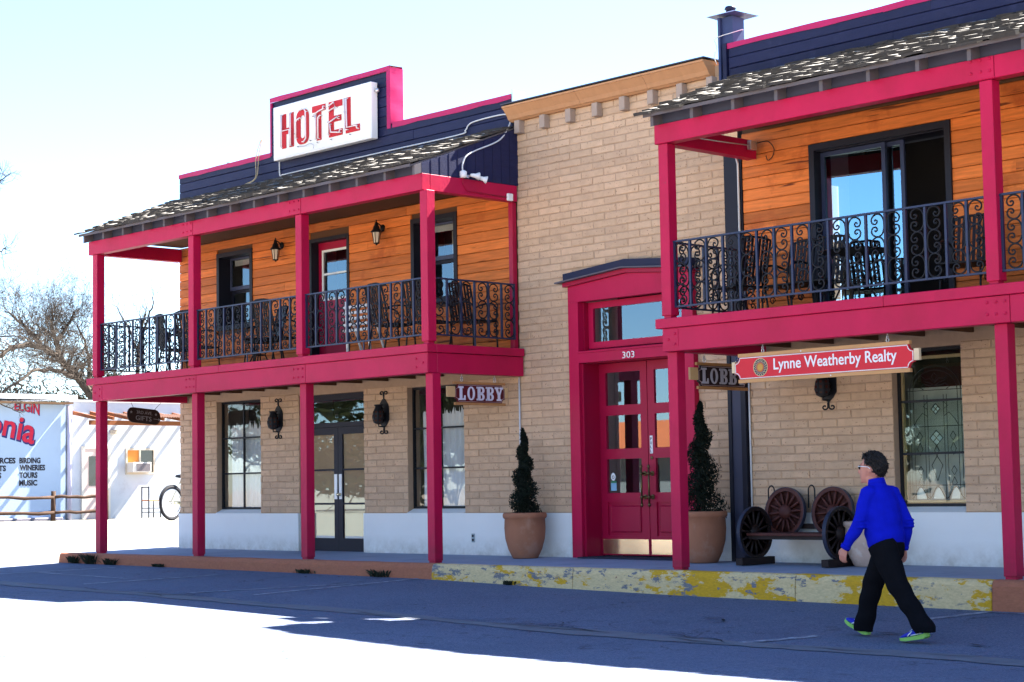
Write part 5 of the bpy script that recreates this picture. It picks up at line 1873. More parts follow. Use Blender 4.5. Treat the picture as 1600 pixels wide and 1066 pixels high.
wn = obj('window', wf, M('tan_frame', (.50, .44, .36), .6, .05, 5), t)
obj('pane', MB().box(SX - .05, SX - .046, 9.09, 9.43, 1.72, 2.03), M('orange_shade', (.62, .22, .04), .5, .2, 6), wn)
obj('pane', MB().box(SX - .05, SX - .046, 9.47, 9.85, 1.47, 2.03), M('dark_glass', (.012, .018, .028), .08, .05, 5, spec=.8), wn)
obj('beam', MB().box(SX + .82, SX + .92, 7.50, 10.95, 2.62, 2.73), M('orange_timber', (.22, .070, .022), .7, .2, 6), t)
for i in range(8):
    yy = 7.55 + i * .475
    m = MB().prism([(SX - .035, 2.90), (SX + 1.05, 2.735), (SX + 1.05, 2.81), (SX - .035, 2.99)], (0, yy, 0), (1, 0, 0), (0, 0, 1), (0, .05, 0))
    obj('rafter', m, M('orange_timber', (.22, .070, .022), .7, .2, 6), t)
n = 70
vs = []
for i in range(n + 1):
    yy = 8.35 + 2.6 * i / n
    e_ = .014 * math.cos(i * PI)
    vs += [(SX + .55, yy, 2.915 + e_), (SX + 1.12, yy, 2.822 + e_)]
obj('awning_sheet', MB().add(vs, [(2 * i, 2 * i + 1, 2 * i + 3, 2 * i + 2) for i in range(n)]), M('rusty_sheet', (.24, .13, .09), .7, .3, 9), t)
obj('wall_lamp', MB().cbox(SX - .039, SX + .10, 8.60, 8.74, 2.42, 2.54, .02), M('tan_frame', (.50, .44, .36), .6, .05, 5), t)
m = MB().cbox(SX - .02, SX + .28, 9.07, 9.60, 1.47, 1.72, .01)
ac = tag(obj('air_conditioner', m, M('beige_casing', (.62, .58, .54), .6, .05, 5)), 'beige window air conditioner sitting in the gift shop window', 'air conditioner')
m = MB().box(SX + .281, SX + .290, 9.17, 9.56, 1.50, 1.69)
obj('grille', m, M('dark_grille', (.16, .14, .15), .6, .5, 60), ac)

t = thing('split_rail_fence', 'weathered split-rail fence running in front of the mural building', 'fence', (-28.9, 4, .3))
FX = -29.3
for i, yy in enumerate((-2.2, .85, 3.6, 6.33, 7.75)):
    x = FX - .0 * i
    b_ = g(x, yy)
    obj('post', MB().tube([(x, yy, b_ - .1), (x + .01, yy, b_ + .35), (x, yy + .01, b_ + .70)], [.062, .058, .055], 8), OLDWOOD, t)
for zz in (.56, .20):
    for a_, b_ in ((-2.2, .85), (.85, 3.6), (3.6, 6.33), (6.33, 7.75)):
        q = []
        for i in range(8):
            f_ = i / 7
            yy = a_ + (b_ - a_) * f_
            q.append((FX + rnd.uniform(-.02, .02) + .03, yy, g(FX, yy) + zz + .012 * math.sin(i * 1.3 + a_) + rnd.uniform(-.012, .012)))
        obj('rail', MB().tube(q, [rnd.uniform(.030, .046) for _ in q], 6), OLDWOOD, t)

# metal chair and bicycle by the shop
t = thing('bistro_chair', 'thin black metal chair with orange seat standing by the gift shop wall', 'chair', (-30.0, 9.4, .33))
cx_, cy_, cz_ = -29.95, 9.42, .33
BLKM = M('thin_black_metal', (.02, .025, .035), .5, .1, 9)
obj('seat', MB().cbox(cx_ - .18, cx_ + .18, cy_ - .18, cy_ + .18, cz_ + .42, cz_ + .45, .01), M('orange_seat', (.55, .18, .06), .6, .1, 9), t)
for a_, b_ in ((-.16, -.17), (.16, -.17), (-.16, .17), (.16, .17)):
    obj('leg', MB().tube([(cx_ + a_, cy_ + b_, cz_), (cx_ + a_, cy_ + b_, cz_ + (.78 if b_ < 0 else .43))], .016, 6), BLKM, t)
m = MB()
for zz in (.14, .24):
    m.tube([(cx_ - .16, cy_ - .17, cz_ + zz), (cx_ + .16, cy_ - .17, cz_ + zz), (cx_ + .16, cy_ + .17, cz_ + zz), (cx_ - .16, cy_ + .17, cz_ + zz)], .010, 5, True)
m.tube([(cx_ - .16, cy_ - .17, cz_ + .76), (cx_ + .16, cy_ - .17, cz_ + .76)], .014, 5)
obj('stretcher', m, BLKM, t)

t = thing('bicycle', 'cream and black bicycle standing at the hotel corner by the gift shop', 'bicycle', (0, 0, 0))
TY = M('tyre_rubber', (.015, .015, .02), .8, .1, 9)
CRM = M('cream_frame_paint', (.55, .50, .30), .4, .1, 9)
RYm = Matrix.Rotation(PI / 2, 3, 'X')
for x in (-.50, .50):
    m = MB().tube([(x + .325 * math.cos(i * 2 * PI / 28), 0, .345 + .325 * math.sin(i * 2 * PI / 28)) for i in range(28)], .032, 6, True)
    w_ = obj('wheel', m, TY, t)
    obj('rim', MB().tube([(x + 0.28 * math.cos(i * 2 * PI / 28), 0, .345 + .28 * math.sin(i * 2 * PI / 28)) for i in range(28)], .014, 5, True), SILVER, w_)
    m = MB().tube([(x, -.03, .345), (x, .03, .345)], .02, 8)
    for k in range(18):
        a_ = 2 * PI * k / 18
        m.tube([(x, .012 * (-1) ** k, .345), (x + .29 * math.cos(a_), 0, .345 + .29 * math.sin(a_))], .003, 3)
    obj('spoke', m, SILVER, w_, kind='stuff')
    q = [(x + .365 * math.cos(a_), 0, .345 + .365 * math.sin(a_)) for a_ in [(.15 + .8 * i / 10) * PI for i in range(11)]]
    obj('mudguard', MB().tube(q, .016, 5), BLKM, t)
bb, st, hd = V((-.06, 0, .30)), V((-.22, 0, .80)), V((.34, 0, .82))
for a_, b_, r_ in ((bb, st, .018), (st + V((.02, 0, -.06)), hd, .016), (bb, hd + V((.03, 0, -.1)), .02), (bb, V((-.5, .03, .345)), .012), (st, V((-.5, .03, .345)), .010), (hd, V((.37, 0, .72)), .02)):
    obj('frame', MB().tube([a_, b_], r_, 8), CRM, t)
obj('fork', MB().tube([(.34, 0, .84), (.38, 0, .66), (.50, .03, .345)], .014, 6), CRM, t)
obj('chain_guard', MB().prism([(-.14, -.05), (.12, -.09), (.14, .06), (-.1, .06)], (-.06, .05, .30), (1, 0, 0), (0, 0, 1), (0, .02, 0)).bar((-.1, .06, .34), (-.5, .06, .36), .02, .06), CRM, t)
obj('saddle', MB().lathe([(.02, -.02), (.11, 0), (.09, .045), (.03, .055)], (-.24, 0, .87), 12), BLKM, t)
obj('handlebar', MB().tube(catmull([(.18, -.30, 1.02), (.28, -.22, 1.06), (.35, 0, .98), (.28, .22, 1.06), (.18, .30, 1.02)], 5), .013, 6).tube([(.33, 0, .84), (.35, 0, .98)], .014, 6), BLKM, t)
obj('crank', MB().tube([(-.06, -.10, .14), (-.06, .06, .30), (-.06, .10, .46)], .012, 6).box(-.11, -.01, -.16, -.10, .13, .155).box(-.11, -.01, .10, .16, .45, .475), BLKM, t)
obj('kickstand', MB().tube([(-.2, .02, .28), (-.26, .16, .0)], .009, 5), BLKM, t)
bx, by = -25.75, 7.75
put(t, (bx, by, g(bx, by) + .01), PI * .58, 1.1)

# ------------------------------------------------------------ bare trees and scrub behind
def bare_tree(name, label, base, h, lean, seed, spread=1.0, depth=6, r0=.16, mat=BARK, group='bare mesquite trees behind the low buildings'):
    rr = random.Random(seed)
    t = thing(name, label, 'tree', base, group)
    m, tw = MB(), MB()
    def grow(p, d, r, L, lev):
        k = 4 if lev < 3 else 3
        q, rad = [p], [r]
        for i in range(k):
            d = (d + V((rr.gauss(0, .17), rr.gauss(0, .17), rr.gauss(.0, .14))) * spread + V((0, 0, .035 * lev))).normalized()
            p = p + d * L / k
            q.append(p)
            rad.append(r * (1 - .42 * (i + 1) / k))
        (m if lev < 4 else tw).tube(q, rad, 6 if lev < 2 else 4 if lev < 4 else 3, cap=False)
        if lev >= depth:
            return
        nb = 2 if lev == 0 else rr.choice((2, 3, 3))
        for j in range(nb):
            a = d.orthogonal().normalized()
            a.rotate(Matrix.Rotation(rr.uniform(0, 2 * PI), 3, d))
            nd_ = (d + a * rr.uniform(.45, 1.0) * spread).normalized()
            s0 = q[-1] if j < 2 else q[-2]
            grow(s0, nd_, rad[-1] * rr.uniform(.62, .82), L * rr.uniform(.62, .85), lev + 1)
    grow(V(base), V(lean).normalized(), r0, h, 0)
    obj('trunk', m, mat, t)
    obj('twigs', tw, mat, t, kind='stuff')
    return t
def limb_tree(name, label, limbs, r0, seed, twig=(.95, 4), n_per=4, group='bare mesquite trees behind the low buildings', mat=None):
    """trunk and main limbs given as polylines, side branches and twigs grown from them"""
    mat = mat or BARK
    rr = random.Random(seed)
    t = thing(name, label, 'tree', limbs[0][0], group)
    m, tw = MB(), MB()
    def grow(p, d, r, L, lev, last):
        q, rad = [p], [r]
        for i in range(3):
            d = (d + V((rr.gauss(0, .22), rr.gauss(0, .22), rr.gauss(.05, .2)))).normalized()
            p = p + d * L / 3
            q.append(p)
            rad.append(r * (1 - .22 * (i + 1)))
        tw.tube(q, rad, 3, cap=False)
        if lev < last:
            for k in range(rr.choice((2, 3, 3))):
                a = d.orthogonal().normalized()
                a.rotate(Matrix.Rotation(rr.uniform(0, 6.28), 3, d))
                grow(q[rr.choice((1, 2, 3, 3))], (d + a * rr.uniform(.5, 1.1)).normalized(), max(r * .6, .0035), L * rr.uniform(.6, .85), lev + 1, last)
    for k, pl in enumerate(limbs):
        pts = catmull(pl, 4)
        pts = [q + V((rr.gauss(0, .02), rr.gauss(0, .02), rr.gauss(0, .02))) for q in pts]
        a, b = (r0, r0 * .34) if k == 0 else (r0 * .5, r0 * .12)
        rad = [a + (b - a) * i / (len(pts) - 1) for i in range(len(pts))]
        m.tube(pts, rad, 7, cap=False)
        st = len(pts) // 3 if k == 0 else 1
        for i in range(st, len(pts)):
            for j in range(n_per if i < len(pts) - 1 else n_per + 2):
                d = (pts[i] - pts[i - 1]).normalized()
                a_ = d.orthogonal().normalized()
                a_.rotate(Matrix.Rotation(rr.uniform(0, 6.28), 3, d))
                dd = (d * .5 + a_ * .8 + V((0, 0, .35))).normalized()
                grow(pts[i], dd, max(rad[i] * .32, .0075), twig[0] * rr.uniform(.5, 1.1), 0, twig[1] - 1)
    obj('trunk', m, mat, t)
    obj('twigs', tw, mat, t, kind='stuff')
limb_tree('mesquite_tree', 'large bare mesquite leaning left over the low roofs', [
    [(-38.93, 13.56, .1), (-38.91, 13.37, 1.94), (-38.94, 13.16, 3.47), (-39.21, 12.78, 4.34), (-39.56, 12.33, 4.98), (-39.93, 11.9, 5.36), (-39.48, 10.92, 5.35), (-39.04, 9.97, 4.91)],
    [(-39.56, 12.33, 4.98), (-40.51, 12.72, 5.59), (-40.56, 12.61, 6.08), (-40.54, 12.58, 6.58)],
    [(-39.93, 11.9, 5.36), (-41.03, 12.14, 5.89), (-42.15, 12.35, 6.34), (-42.41, 12.05, 6.63)],
    [(-39.21, 12.78, 4.34), (-38.69, 11.84, 4.57), (-38.24, 10.86, 4.55), (-37.8, 9.92, 4.1), (-38.27, 9.47, 3.66)],
    [(-38.94, 13.16, 3.47), (-40.77, 14.02, 4.56), (-40.75, 13.94, 5.45), (-40.93, 13.66, 6.25)],
    [(-40.51, 12.72, 5.59), (-41.14, 13.45, 6.16), (-40.93, 13.61, 6.65)]], .17, 21, (.72, 5), 3)
limb_tree('mesquite_tree', 'thin bare tree seen above the hotel balcony railing at far left', [
    [(-44.48, 17.96, .2), (-44.18, 17.81, 3.77), (-44.02, 17.78, 5.49), (-43.87, 17.84, 6.36), (-43.76, 17.88, 7.0)],
    [(-44.02, 17.78, 5.49), (-44.99, 18.11, 6.45), (-45.17, 17.84, 7.0), (-45.3, 17.67, 7.38)],
    [(-43.87, 17.84, 6.36), (-43.63, 18.02, 7.0), (-43.51, 18.07, 7.65)]], .10, 4, (.6, 3), 1)
limb_tree('mesquite_tree', 'bare tree at the street edge reaching in from the left', [
    [(-19.53, -2.33, -.3), (-19.38, -2.36, .93), (-19.14, -2.33, 2.81), (-18.88, -2.25, 4.58)],
    [(-19.14, -2.33, 2.81), (-18.68, -1.89, 3.22), (-18.24, -1.44, 3.41), (-17.95, -1.06, 3.54), (-17.63, -.75, 3.55)],
    [(-18.88, -2.25, 4.58), (-18.39, -1.83, 5.41), (-17.99, -1.47, 5.92), (-17.74, -1.2, 6.07), (-17.62, -1.1, 6.16)],
    [(-18.88, -2.25, 4.58), (-18.5, -1.88, 4.78), (-18.13, -1.5, 4.88), (-17.8, -1.15, 4.95), (-17.70, -1.05, 4.99)],
    [(-19.14, -2.33, 2.81), (-18.64, -1.79, 2.8), (-18.21, -1.33, 2.68), (-17.94, -1.02, 2.49), (-17.75, -.80, 2.3)]], .06, 33, (.22, 3), 1)
SCR = M('winter_scrub', (.040, .034, .024), .9, .12, 3, rand=.3)
def scrub(x, y, w_, h_, label, seed, mat=SCR, n=6500, ls=.065):
    rr = random.Random(seed)
    t = thing('scrub_bush', label, 'bush', (x, y, .3), 'winter scrub behind the low buildings' if y > 0 else 'trees across the street')
    m, s_ = MB(), MB()
    for k in range(9):
        a_ = rr.uniform(0, 6.28)
        s_.tube([(x, y, .2), (x + math.cos(a_) * w_ * .25, y + math.sin(a_) * w_ * .25, h_ * .45), (x + math.cos(a_) * w_ * .45, y + math.sin(a_) * w_ * .45, h_ * .85)], [.035, .025, .012], 5)
    obj('stem', s_, BARK, t)
    cl = [(V((rr.gauss(0, .4) * w_, rr.gauss(0, .4) * w_, h_ * rr.uniform(.12, .88))), rr.uniform(.25, .5) * w_ * .6) for _ in range(22)]
    for i in range(n):
        c_, r_ = cl[rr.randrange(len(cl))]
        q = c_ + V((rr.gauss(0, .5), rr.gauss(0, .5), rr.gauss(0, .45))) * r_
        d_ = V((rr.gauss(0, 1), rr.gauss(0, 1), rr.gauss(0, 1))).normalized()
        u_ = d_.orthogonal().normalized() * ls * .4
        p_ = V((x, y, .3)) + q
        d_ *= ls * rr.uniform(.7, 1.6)
        m.add([p_ - d_ - u_, p_ - d_ + u_, p_ + d_ + u_ * .4, p_ + d_ - u_ * .4], [(0, 1, 2, 3)])
    obj('crown', m, mat, t)
scrub(-42.5, 14.6, 2.0, 5.0, 'olive scrub behind the leaning mesquite trunk', 1, M('olive_scrub', (.036, .038, .015), .9, .12, 3, rand=.3))
scrub(-44, 11.6, 3.2, 4.6, 'brownish scrub low behind the mural roof', 2)
scrub(-44, 17.0, 2.2, 4.2, 'grey scrub behind the gift shop roof', 3)

# ------------------------------------------------------------ far side of the street, seen in the window reflections
t = thing('roadside_shop', 'low shop with orange roof across the street, mirrored in the door glass', 'building', (-33, -28, 0))
obj('wall', MB().box(-38, -28.5, -34, -28, -.5, 2.2), M('grey_render', (.16, .15, .14), .9, .1, 3), t)
obj('roof', MB().prism([(-35, 2.2), (-27, 2.2), (-31, 3.3)], (-38.5, 0, 0), (0, 1, 0), (0, 0, 1), (10.5, 0, 0)), M('orange_roof', (.50, .12, .04), .8, .2, 3), t)
GT = M('green_tree_leaf', (.035, .05, .014), .9, .4, 3, rand=.35)
GO = M('olive_tree_leaf', (.06, .065, .025), .9, .4, 3, rand=.35)
for k, (x, y, w_, h_, mt) in enumerate(((-22, -29, 4.2, 6.5, GO), (-14.5, -31, 4.5, 7.0, GT), (-6, -33, 4.5, 6.0, GO), (-47, -31, 4.6, 6.8, GT), (-55, -34, 5.0, 7.5, GO), (-64, -36, 5.0, 7.0, GT))):
    scrub(x, y, w_, h_, ('olive tree right of the orange-roofed shop', 'dark green tree, second right of the orange-roofed shop', 'olive tree, third right of the orange-roofed shop', 'dark green tree left of the orange-roofed shop', 'olive tree, second left of the orange-roofed shop', 'dark green tree, third left of the orange-roofed shop')[k], 60 + k, mt, 2200, .30)

# ------------------------------------------------------------ the walking man
PO = V((.17, -2.13, 0))
PO.z = g(PO.x, PO.y)
FW, LF, UP = V((-1, .03, 0)).normalized(), V((-.03, -1, 0)).normalized(), V((0, 0, 1))
def Q(a, b, c):
    return PO + FW * a + LF * b + UP * c
def loft(mb, secs, n=16, ref=None, cap=True):
    """secs: (point, radius along walk, radius across[, exponent])"""
    vs = []
    m_ = len(secs)
    P_ = [s_[0] for s_ in secs]
    for i, s_ in enumerate(secs):
        tg = (P_[min(i + 1, m_ - 1)] - P_[max(i - 1, 0)]).normalized()
        ac = (ref or LF)
        ac = (ac - tg * ac.dot(tg)).normalized()
        fo = ac.cross(tg)
        for k in range(n):
            a_ = 2 * PI * k / n
            vs.append(s_[0] + fo * math.cos(a_) * s_[1] + ac * math.sin(a_) * s_[2])
    fs = []
    for i in range(m_ - 1):
        for k in range(n):
            fs.append((i * n + k, i * n + (k + 1) % n, (i + 1) * n + (k + 1) % n, (i + 1) * n + k))
    fs.append(tuple(range(n - 1, -1, -1)))
    fs.append(tuple((m_ - 1) * n + k for k in range(n)))
    return mb.add(vs, fs, True)
def sphere(mb, c, rx, ry, rz, R_=None, n=16, m_=10):
    prof = [(math.sin(PI * i / m_), -math.cos(PI * i / m_)) for i in range(m_ + 1)]
    vs = []
    for (r_, z_) in prof:
        for k in range(n):
            a_ = 2 * PI * k / n
            q = V((max(r_, .02) * math.cos(a_) * rx, max(r_, .02) * math.sin(a_) * ry, z_ * rz))
            vs.append(V(c) + (R_ @ q if R_ else q))
    fs = [(i * n + k, i * n + (k + 1) % n, (i + 1) * n + (k + 1) % n, (i + 1) * n + k) for i in range(m_) for k in range(n)]
    fs += [tuple(range(n - 1, -1, -1)), tuple(m_ * n + k for k in range(n))]
    return mb.add(vs, fs, True)

SKIN = M('skin', (.50, .215, .155), .55, .06, 9)
FLEECE = M('royal_blue_fleece', (.006, .012, .40), .95, .22, 9, bump=1.0, bscale=15, spec=.05)
TROUS = M('black_trousers', (.006, .006, .008), .9, .2, 12, bump=.3, bscale=30, spec=.05)
HAIR = M('dark_brown_hair', (.010, .007, .006), .55, .4, 40, (1, 1, .3), spec=.3)
person = thing('person', 'man in royal blue fleece, black trousers and sunglasses walking left along the kerb', 'person', PO)

# joints (a forward, b left, c up)
hipL, hipR = Q(-.02, .095, .83), Q(.02, -.095, .83)
kneeL, kneeR = Q(-.19, .10, .46), Q(.24, -.09, .45)
ankL, ankR = Q(-.43, .10, .115), Q(.36, -.09, .085)
shL, shR = Q(.07, .150, 1.272), Q(.03, -.150, 1.272)
elL, elR = Q(.12, .218, 1.005), Q(-.07, -.215, 1.00)
wrL, wrR = Q(.255, .245, .80), Q(.0, -.25, .785)
neck, headc = Q(.085, 0, 1.335), Q(.125, 0, 1.475)

# head frame, turned a little towards the camera
hy = Matrix.Rotation(math.radians(14), 3, 'Z')
HF, HL_ = hy @ FW, hy @ LF
HM = Matrix((HF, HL_, UP)).transposed()
def HQ(a, b, c):
    return headc + HM @ (V((a, b, c)) * 1.13)
body = MB()
sphere(body, HQ(-.008, 0, .025), .106, .085, .110, HM)                      # skull
loft(body, [(HQ(.038, 0, .02), .066, .074), (HQ(.045, 0, -.03), .062, .068), (HQ(.052, 0, -.07), .052, .055), (HQ(.058, 0, -.102), .034, .034)], 16, HL_)   # face to chin
loft(body, [(HQ(.02, 0, -.06), .05, .055), (HQ(.0, 0, -.09), .056, .056), (neck, .056, .058), (Q(.05, 0, 1.24), .075, .08)], 16)   # jaw, neck
loft(body, [(HQ(.088, 0, .030), .008, .009), (HQ(.104, 0, -.002), .012, .013), (HQ(.113, 0, -.020), .012, .016), (HQ(.098, 0, -.032), .008, .014)], 10, HL_)  # nose
for c_, r_ in ((-.052, .010), (-.068, .011)):
    sphere(body, HQ(.095 - (.004 if c_ < -.06 else 0), 0, c_), .010, .024, .007, HM, 10, 6)  # lips
sphere(body, HQ(.086, 0, -.094), .016, .02, .014, HM, 10, 6)
sphere(body, HQ(.078, .0, .042), .016, .055, .012, HM, 12, 6)                # brow
for s_ in (-1, 1):
    sphere(body, HQ(-.012, s_ * .077, -.002), .019, .010, .032, HM, 10, 8)   # ears
loft(body, [(Q(.06, 0, 1.28), .07, .10), (Q(.04, 0, 1.2), .09, .14), (Q(.02, 0, 1.0), .09, .13), (Q(0, 0, .86), .09, .13), (Q(0, 0, .78), .07, .12)])
for h_, k_, an in ((hipL, kneeL, ankL), (hipR, kneeR, ankR)):
    loft(body, [(h_, .07, .07), (k_, .048, .048), (k_ * .5 + an * .5, .045, .043), (an, .034, .032)])
for s_, e_, w_ in ((shL, elL, wrL), (shR, elR, wrR)):
    loft(body, [(s_ * .8 + Q(.05, 0, 1.25) * .2, .04, .04), (s_, .045, .045), (e_, .035, .035), (w_, .026, .023)], 12)
def hand(w_, dirv, inward, curl):
    d_ = dirv.normalized()
    i_ = (inward - d_ * inward.dot(d_)).normalized()        # palm normal
    f_ = d_.cross(i_)                                       # towards the thumb or away from it
    if f_.dot(FW) < 0:
        f_ = -f_
    loft(body, [(w_ - d_ * .02, .024, .022), (w_ + d_ * .02, .030, .017), (w_ + d_ * .05, .040, .016), (w_ + d_ * .085, .040, .014)], 12, i_)
    for k_, (off, ln) in enumerate(((.031, .070), (.010, .080), (-.011, .074), (-.031, .058))):
        p0 = w_ + d_ * .078 + f_ * off
        p1 = p0 + d_ * ln * .45 + i_ * curl * .25 * ln
        p2 = p1 + (d_ * .75 + i_ * curl).normalized() * ln * .32
        p3 = p2 + (d_ * .35 + i_ * curl * 1.2).normalized() * ln * .28
        loft(body, [(p0, .0105, .0105), (p1, .0098, .0098), (p2, .009, .009), (p3, .0075, .0075)], 8, i_)
    t0 = w_ + d_ * .025 + f_ * .026
    t1 = t0 + (d_ * .7 + f_ * .65 + i_ * .25).normalized() * .042
    t2 = t1 + (d_ * 1. + f_ * .15 + i_ * .35).normalized() * .034
    loft(body, [(t0, .014, .014), (t1, .0115, .0115), (t2, .009, .009)], 8, i_)
hand(wrL, (wrL - elL) * .7 + V((0, 0, -.12)), -LF, .75)
hand(wrR, (wrR - elR) * .5 + V((0, 0, -.12)), LF, .9)
me = evaluated(body, [('REMESH', dict(mode='VOXEL', voxel_size=.0062)), ('SMOOTH', dict(factor=.5, iterations=3))])
me.polygons.foreach_set('use_smooth', [True] * len(me.polygons))
me.materials.clear()
me.name = 'body'
obj('body', me, SKIN, person)

# hair
hm = MB()
rr = random.Random(2)
for i in range(1100):
    th, ph = rr.uniform(0, 2 * PI), math.acos(rr.uniform(-.6, 1))
    d_ = V((math.sin(ph) * math.cos(th), math.sin(ph) * math.sin(th), math.cos(ph)))
    if d_.x > .40 and d_.z < .60 - .1 * rr.random():
        continue
    if abs(d_.y) > .60 and d_.z < .14 and d_.x > -.30:
        continue
    if d_.z < -.25 and d_.x > -.45:
        continue
    p_ = V((-.008 + d_.x * .099, d_.y * .079, .028 + d_.z * .103))
    flow = V((-.55, d_.y * .5, -.75 + .5 * max(0, d_.z))) if d_.x < .45 else V((.25, d_.y * .6, .35))
    flow = (flow - d_ * flow.dot(d_)).normalized()
    ln = rr.uniform(.018, .042)
    q1 = p_ + flow * ln * .5 + d_ * rr.uniform(.004, .014)
    q2 = p_ + flow * ln + d_ * rr.uniform(-.004, .016) + V((rr.gauss(0, .007), rr.gauss(0, .007), rr.gauss(0, .006)))
    hm.tube([HQ(*p_), HQ(*q1), HQ(*q2)], [.0085, .0075, .0015], 4)
sphere(hm, HQ(-.014, 0, .030), .107, .087, .108, HM, 20, 12)
hv = []
keep = MB()
for f_ in hm.f:
    c_ = HM.transposed() @ (sum((V(hm.v[i]) for i in f_), V()) / len(f_) - headc)
    if not ((c_.x > .050 and c_.z < .074) or (c_.x > -.02 and c_.z < .030) or c_.z < -.07):
        keep.f.append(f_)
        keep.sm.append(True)
keep.v = hm.v
obj('hair', keep, HAIR, person)
# beard shadow is left to the skin; sunglasses
sg = MB()
for s_ in (-1, 1):
    sphere(sg, HQ(.088, s_ * .034, .018), .010, .029, .020, HM, 12, 8)
gl = obj('sunglasses', sg, M('black_lens', (.006, .006, .008), .12, .05, 9, spec=.6), person)
sg = MB()
for s_ in (-1, 1):
    sg.tube([HQ(.090, s_ * .058, .026), HQ(.075, s_ * .074, .026), HQ(.0, s_ * .084, .020), HQ(-.018, s_ * .084, .006)], .0038, 5)
sg.tube([HQ(.096, -.012, .024), HQ(.100, 0, .026), HQ(.096, .012, .024)], .003, 5)
obj('temple', sg, M('silver_temple', (.75, .75, .76), .3, .05, 9), gl)

# fleece: torso, sleeves, stand-up collar
fl = MB()
loft(fl, [(Q(.080, 0, 1.365), .070, .075), (Q(.075, 0, 1.325), .080, .092), (Q(.058, 0, 1.285), .100, .140), (Q(.045, 0, 1.22), .124, .170), (Q(.035, 0, 1.12), .146, .180),
          (Q(.022, 0, 1.0), .156, .184), (Q(.012, 0, .90), .160, .186), (Q(.005, 0, .835), .156, .182), (Q(0, 0, .80), .140, .168)], 24)
sphere(fl, Q(.10, 0, 1.0), .085, .14, .16, Matrix((FW, LF, UP)).transposed())
for s_, e_, w_ in ((shL, elL, wrL), (shR, elR, wrR)):
    out = (s_ - Q(.05, 0, 1.285)).normalized()
    loft(fl, [(s_ - out * .07, .068, .055), (s_ + V((0, 0, .0)), .070, .063), (s_ * .6 + e_ * .4, .066, .060), (e_, .058, .054), (e_ * .45 + w_ * .55, .052, .050), (w_ + (e_ - w_).normalized() * .035, .045, .043), (w_, .038, .036)], 16)
    sphere(fl, s_ - out * .015 + V((0, 0, -.006)), .076, .070, .068)
    for k_ in range(3):   # soft folds at the elbow
        sphere(fl, e_ + V((0, 0, .03 - .03 * k_)) + FW * (-.012), .064, .060, .012)
me = evaluated(fl, [('REMESH', dict(mode='VOXEL', voxel_size=.009)), ('SMOOTH', dict(factor=.6, iterations=5))])
me.polygons.foreach_set('use_smooth', [True] * len(me.polygons))
me.materials.clear()
# creases
for q in me.vertices:
    c_ = q.co - PO
    h_ = c_.z
    k_ = (math.sin(h_ * 46 + 5 * c_.dot(LF) + 3 * math.sin(c_.dot(FW) * 9)) * .5 + math.sin(h_ * 23 - 9 * c_.dot(FW)) * .5) * (.006 * max(0, 1 - abs(h_ - .92) / .22) + .0022)
    q.co += q.normal * k_
fj = obj('jacket', me, FLEECE, person)
cu = MB()
cprof = []
for i in range(25):
    a_ = 2 * PI * i / 24
    cprof.append(Q(.083 + .066 * math.cos(a_), .070 * math.sin(a_), 1.385 + .012 * math.cos(a_) * -1))
cu.tube(cprof[:-1], .012, 6, True)
cu2 = MB()
loft(cu2, [(Q(.078, 0, 1.335), .080, .086), (Q(.083, 0, 1.375), .073, .077), (Q(.086, 0, 1.392), .070, .073)], 20)
obj('collar', cu2, FLEECE, fj)
for w_, e_ in ((wrL, elL), (wrR, elR)):
    d_ = (w_ - e_).normalized()
    m = MB()
    loft(m, [(w_ - d_ * .022, .044, .042), (w_ - d_ * .01, .046, .044), (w_ + d_ * .012, .043, .041)], 14)
    obj('cuff', m, FLEECE, fj)

# trousers
tr = MB()
loft(tr, [(Q(0, 0, .86), .140, .162), (Q(-.005, 0, .80), .148, .168), (Q(-.008, 0, .73), .138, .164), (Q(0, 0, .685), .10, .14)], 22)
for h_, k_, an, lead in ((hipL, kneeL, ankL, False), (hipR, kneeR, ankR, True)):
    mid = h_ * .5 + k_ * .5
    low = k_ * .45 + an * .55
    hem = an + (an - k_).normalized() * (.025 if lead else .02)
    bk = FW * (-.012)
    loft(tr, [(h_ + V((0, 0, .0)), .132, .112), (mid, .116, .100), (k_ + bk * .3, .096, .084), (low + bk, .086, .078), (hem + bk * 1.6, .093, .082), (hem + bk * 1.6 - V((0, 0, .012)), .088, .078)], 18)
me = evaluated(tr, [('REMESH', dict(mode='VOXEL', voxel_size=.009)), ('SMOOTH', dict(factor=.6, iterations=4))])
me.polygons.foreach_set('use_smooth', [True] * len(me.polygons))
me.materials.clear()
for q in me.vertices:
    c_ = q.co - PO
    k_ = math.sin(c_.z * 34 + 8 * c_.dot(FW)) * .005 * (1 if c_.z < .5 else .4)
    q.co += q.normal * k_
obj('trousers', me, TROUS, person)

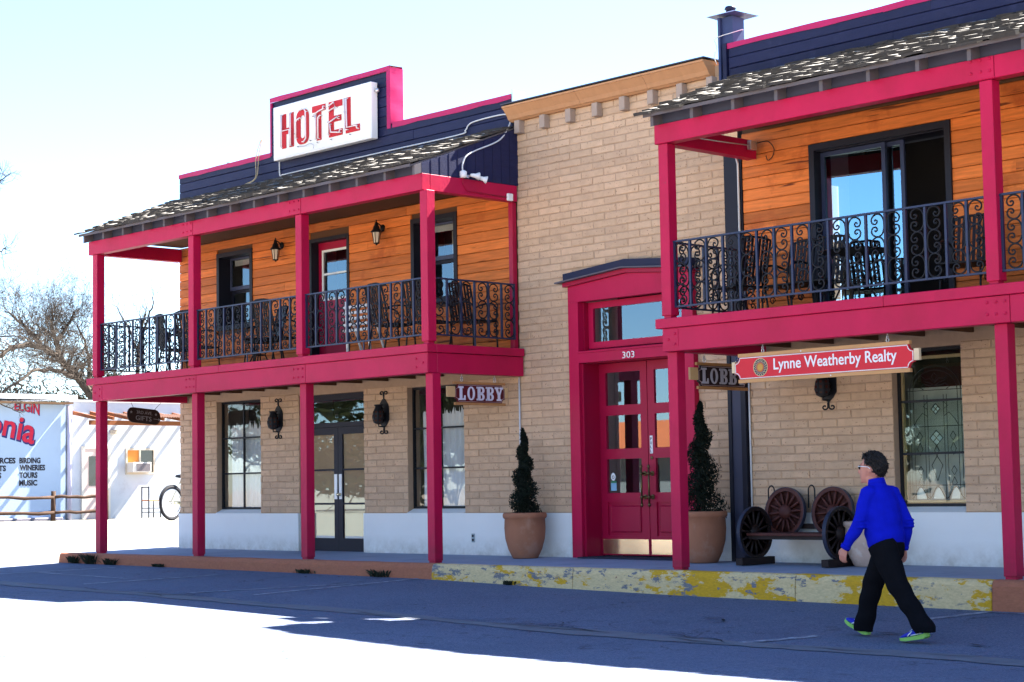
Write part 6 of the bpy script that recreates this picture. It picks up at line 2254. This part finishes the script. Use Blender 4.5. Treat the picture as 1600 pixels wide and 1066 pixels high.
# running shoes
SHB = M('blue_shoe_mesh', (.02, .03, .42), .6, .2, 60, bump=.4, bscale=160)
SHG = M('lime_sole', (.28, .55, .12), .6, .1, 20)
SHW = M('white_shoe_trim', (.7, .72, .75), .5, .05, 20)
def shoe(heel, toe, upv):
    d_ = (toe - heel).normalized()
    L_ = (toe - heel).length
    s_ = d_.cross(upv).normalized()
    u_ = s_.cross(d_)
    def P(a, b, c):
        return heel + d_ * a * L_ + s_ * b + u_ * c
    up_ = MB()
    secs = [(-.02, .02, .030, .045), (.05, .036, .037, .065), (.18, .040, .038, .078), (.34, .040, .039, .080), (.50, .034, .042, .064), (.68, .028, .047, .050), (.85, .022, .043, .038), (.96, .016, .030, .026), (1.0, .012, .012, .015)]
    n = 14
    vs = []
    for a, zc, w_, h_ in secs:
        for k in range(n):
            t_ = 2 * PI * k / n
            vs.append(P(a, math.cos(t_) * w_, .022 + max(0, h_ * .5 + math.sin(t_) * h_ * .5)))
    fs = [(i * n + k, i * n + (k + 1) % n, (i + 1) * n + (k + 1) % n, (i + 1) * n + k) for i in range(len(secs) - 1) for k in range(n)]
    fs += [tuple(range(n - 1, -1, -1)), tuple((len(secs) - 1) * n + k for k in range(n))]
    up_.add(vs, fs, True)
    so_ = obj('shoe', up_, SHB, person)
    sl = MB()
    out = [(-.04, .022), (0, .034), (.12, .040), (.35, .037), (.55, .043), (.72, .050), (.88, .045), (.98, .030), (1.03, .010)]
    poly = [(a, w_) for a, w_ in out] + [(a, -w_) for a, w_ in out[::-1]]
    rock = lambda a: .012 * max(0, a - .75) / .25 + .010 * max(0, .1 - a) / .1
    lo_ = [P(a, b, rock(a)) for a, b in poly]
    hi_ = [P(a, b * 1.02, .030 + rock(a) * .5 + (.012 if a < .2 else 0)) for a, b in poly]
    N = len(poly)
    sl.add(lo_ + hi_, [tuple(range(N - 1, -1, -1)), tuple(range(N, 2 * N))] + [(i, (i + 1) % N, N + (i + 1) % N, N + i) for i in range(N)])
    obj('sole', sl, SHG, so_)
    st = MB()
    for sd_ in (-1, 1):
        st.tube([P(.45, sd_ * .037, .075), P(.55, sd_ * .044, .055), P(.62, sd_ * .048, .038)], .006, 5)
        st.tube([P(.10, sd_ * .039, .050), P(.3, sd_ * .041, .045), P(.5, sd_ * .046, .042)], .005, 5)
    for k in range(4):
        a = .42 + .07 * k
        st.tube([P(a, -.025, .098 - .010 * k), P(a + .02, .0, .104 - .010 * k), P(a, .025, .098 - .010 * k)], .004, 4)
    obj('lace', st, SHW, so_)
tz = lambda a, b: g((PO + FW * a + LF * b).x, (PO + FW * a + LF * b).y) - PO.z
shoe(Q(-.475, .10, tz(-.475, .1) + .050), Q(-.205, .105, tz(-.2, .105) + .004), UP)
shoe(Q(.305, -.09, tz(.3, -.09) + .006), Q(.545, -.095, tz(.54, -.095) + .115), UP)
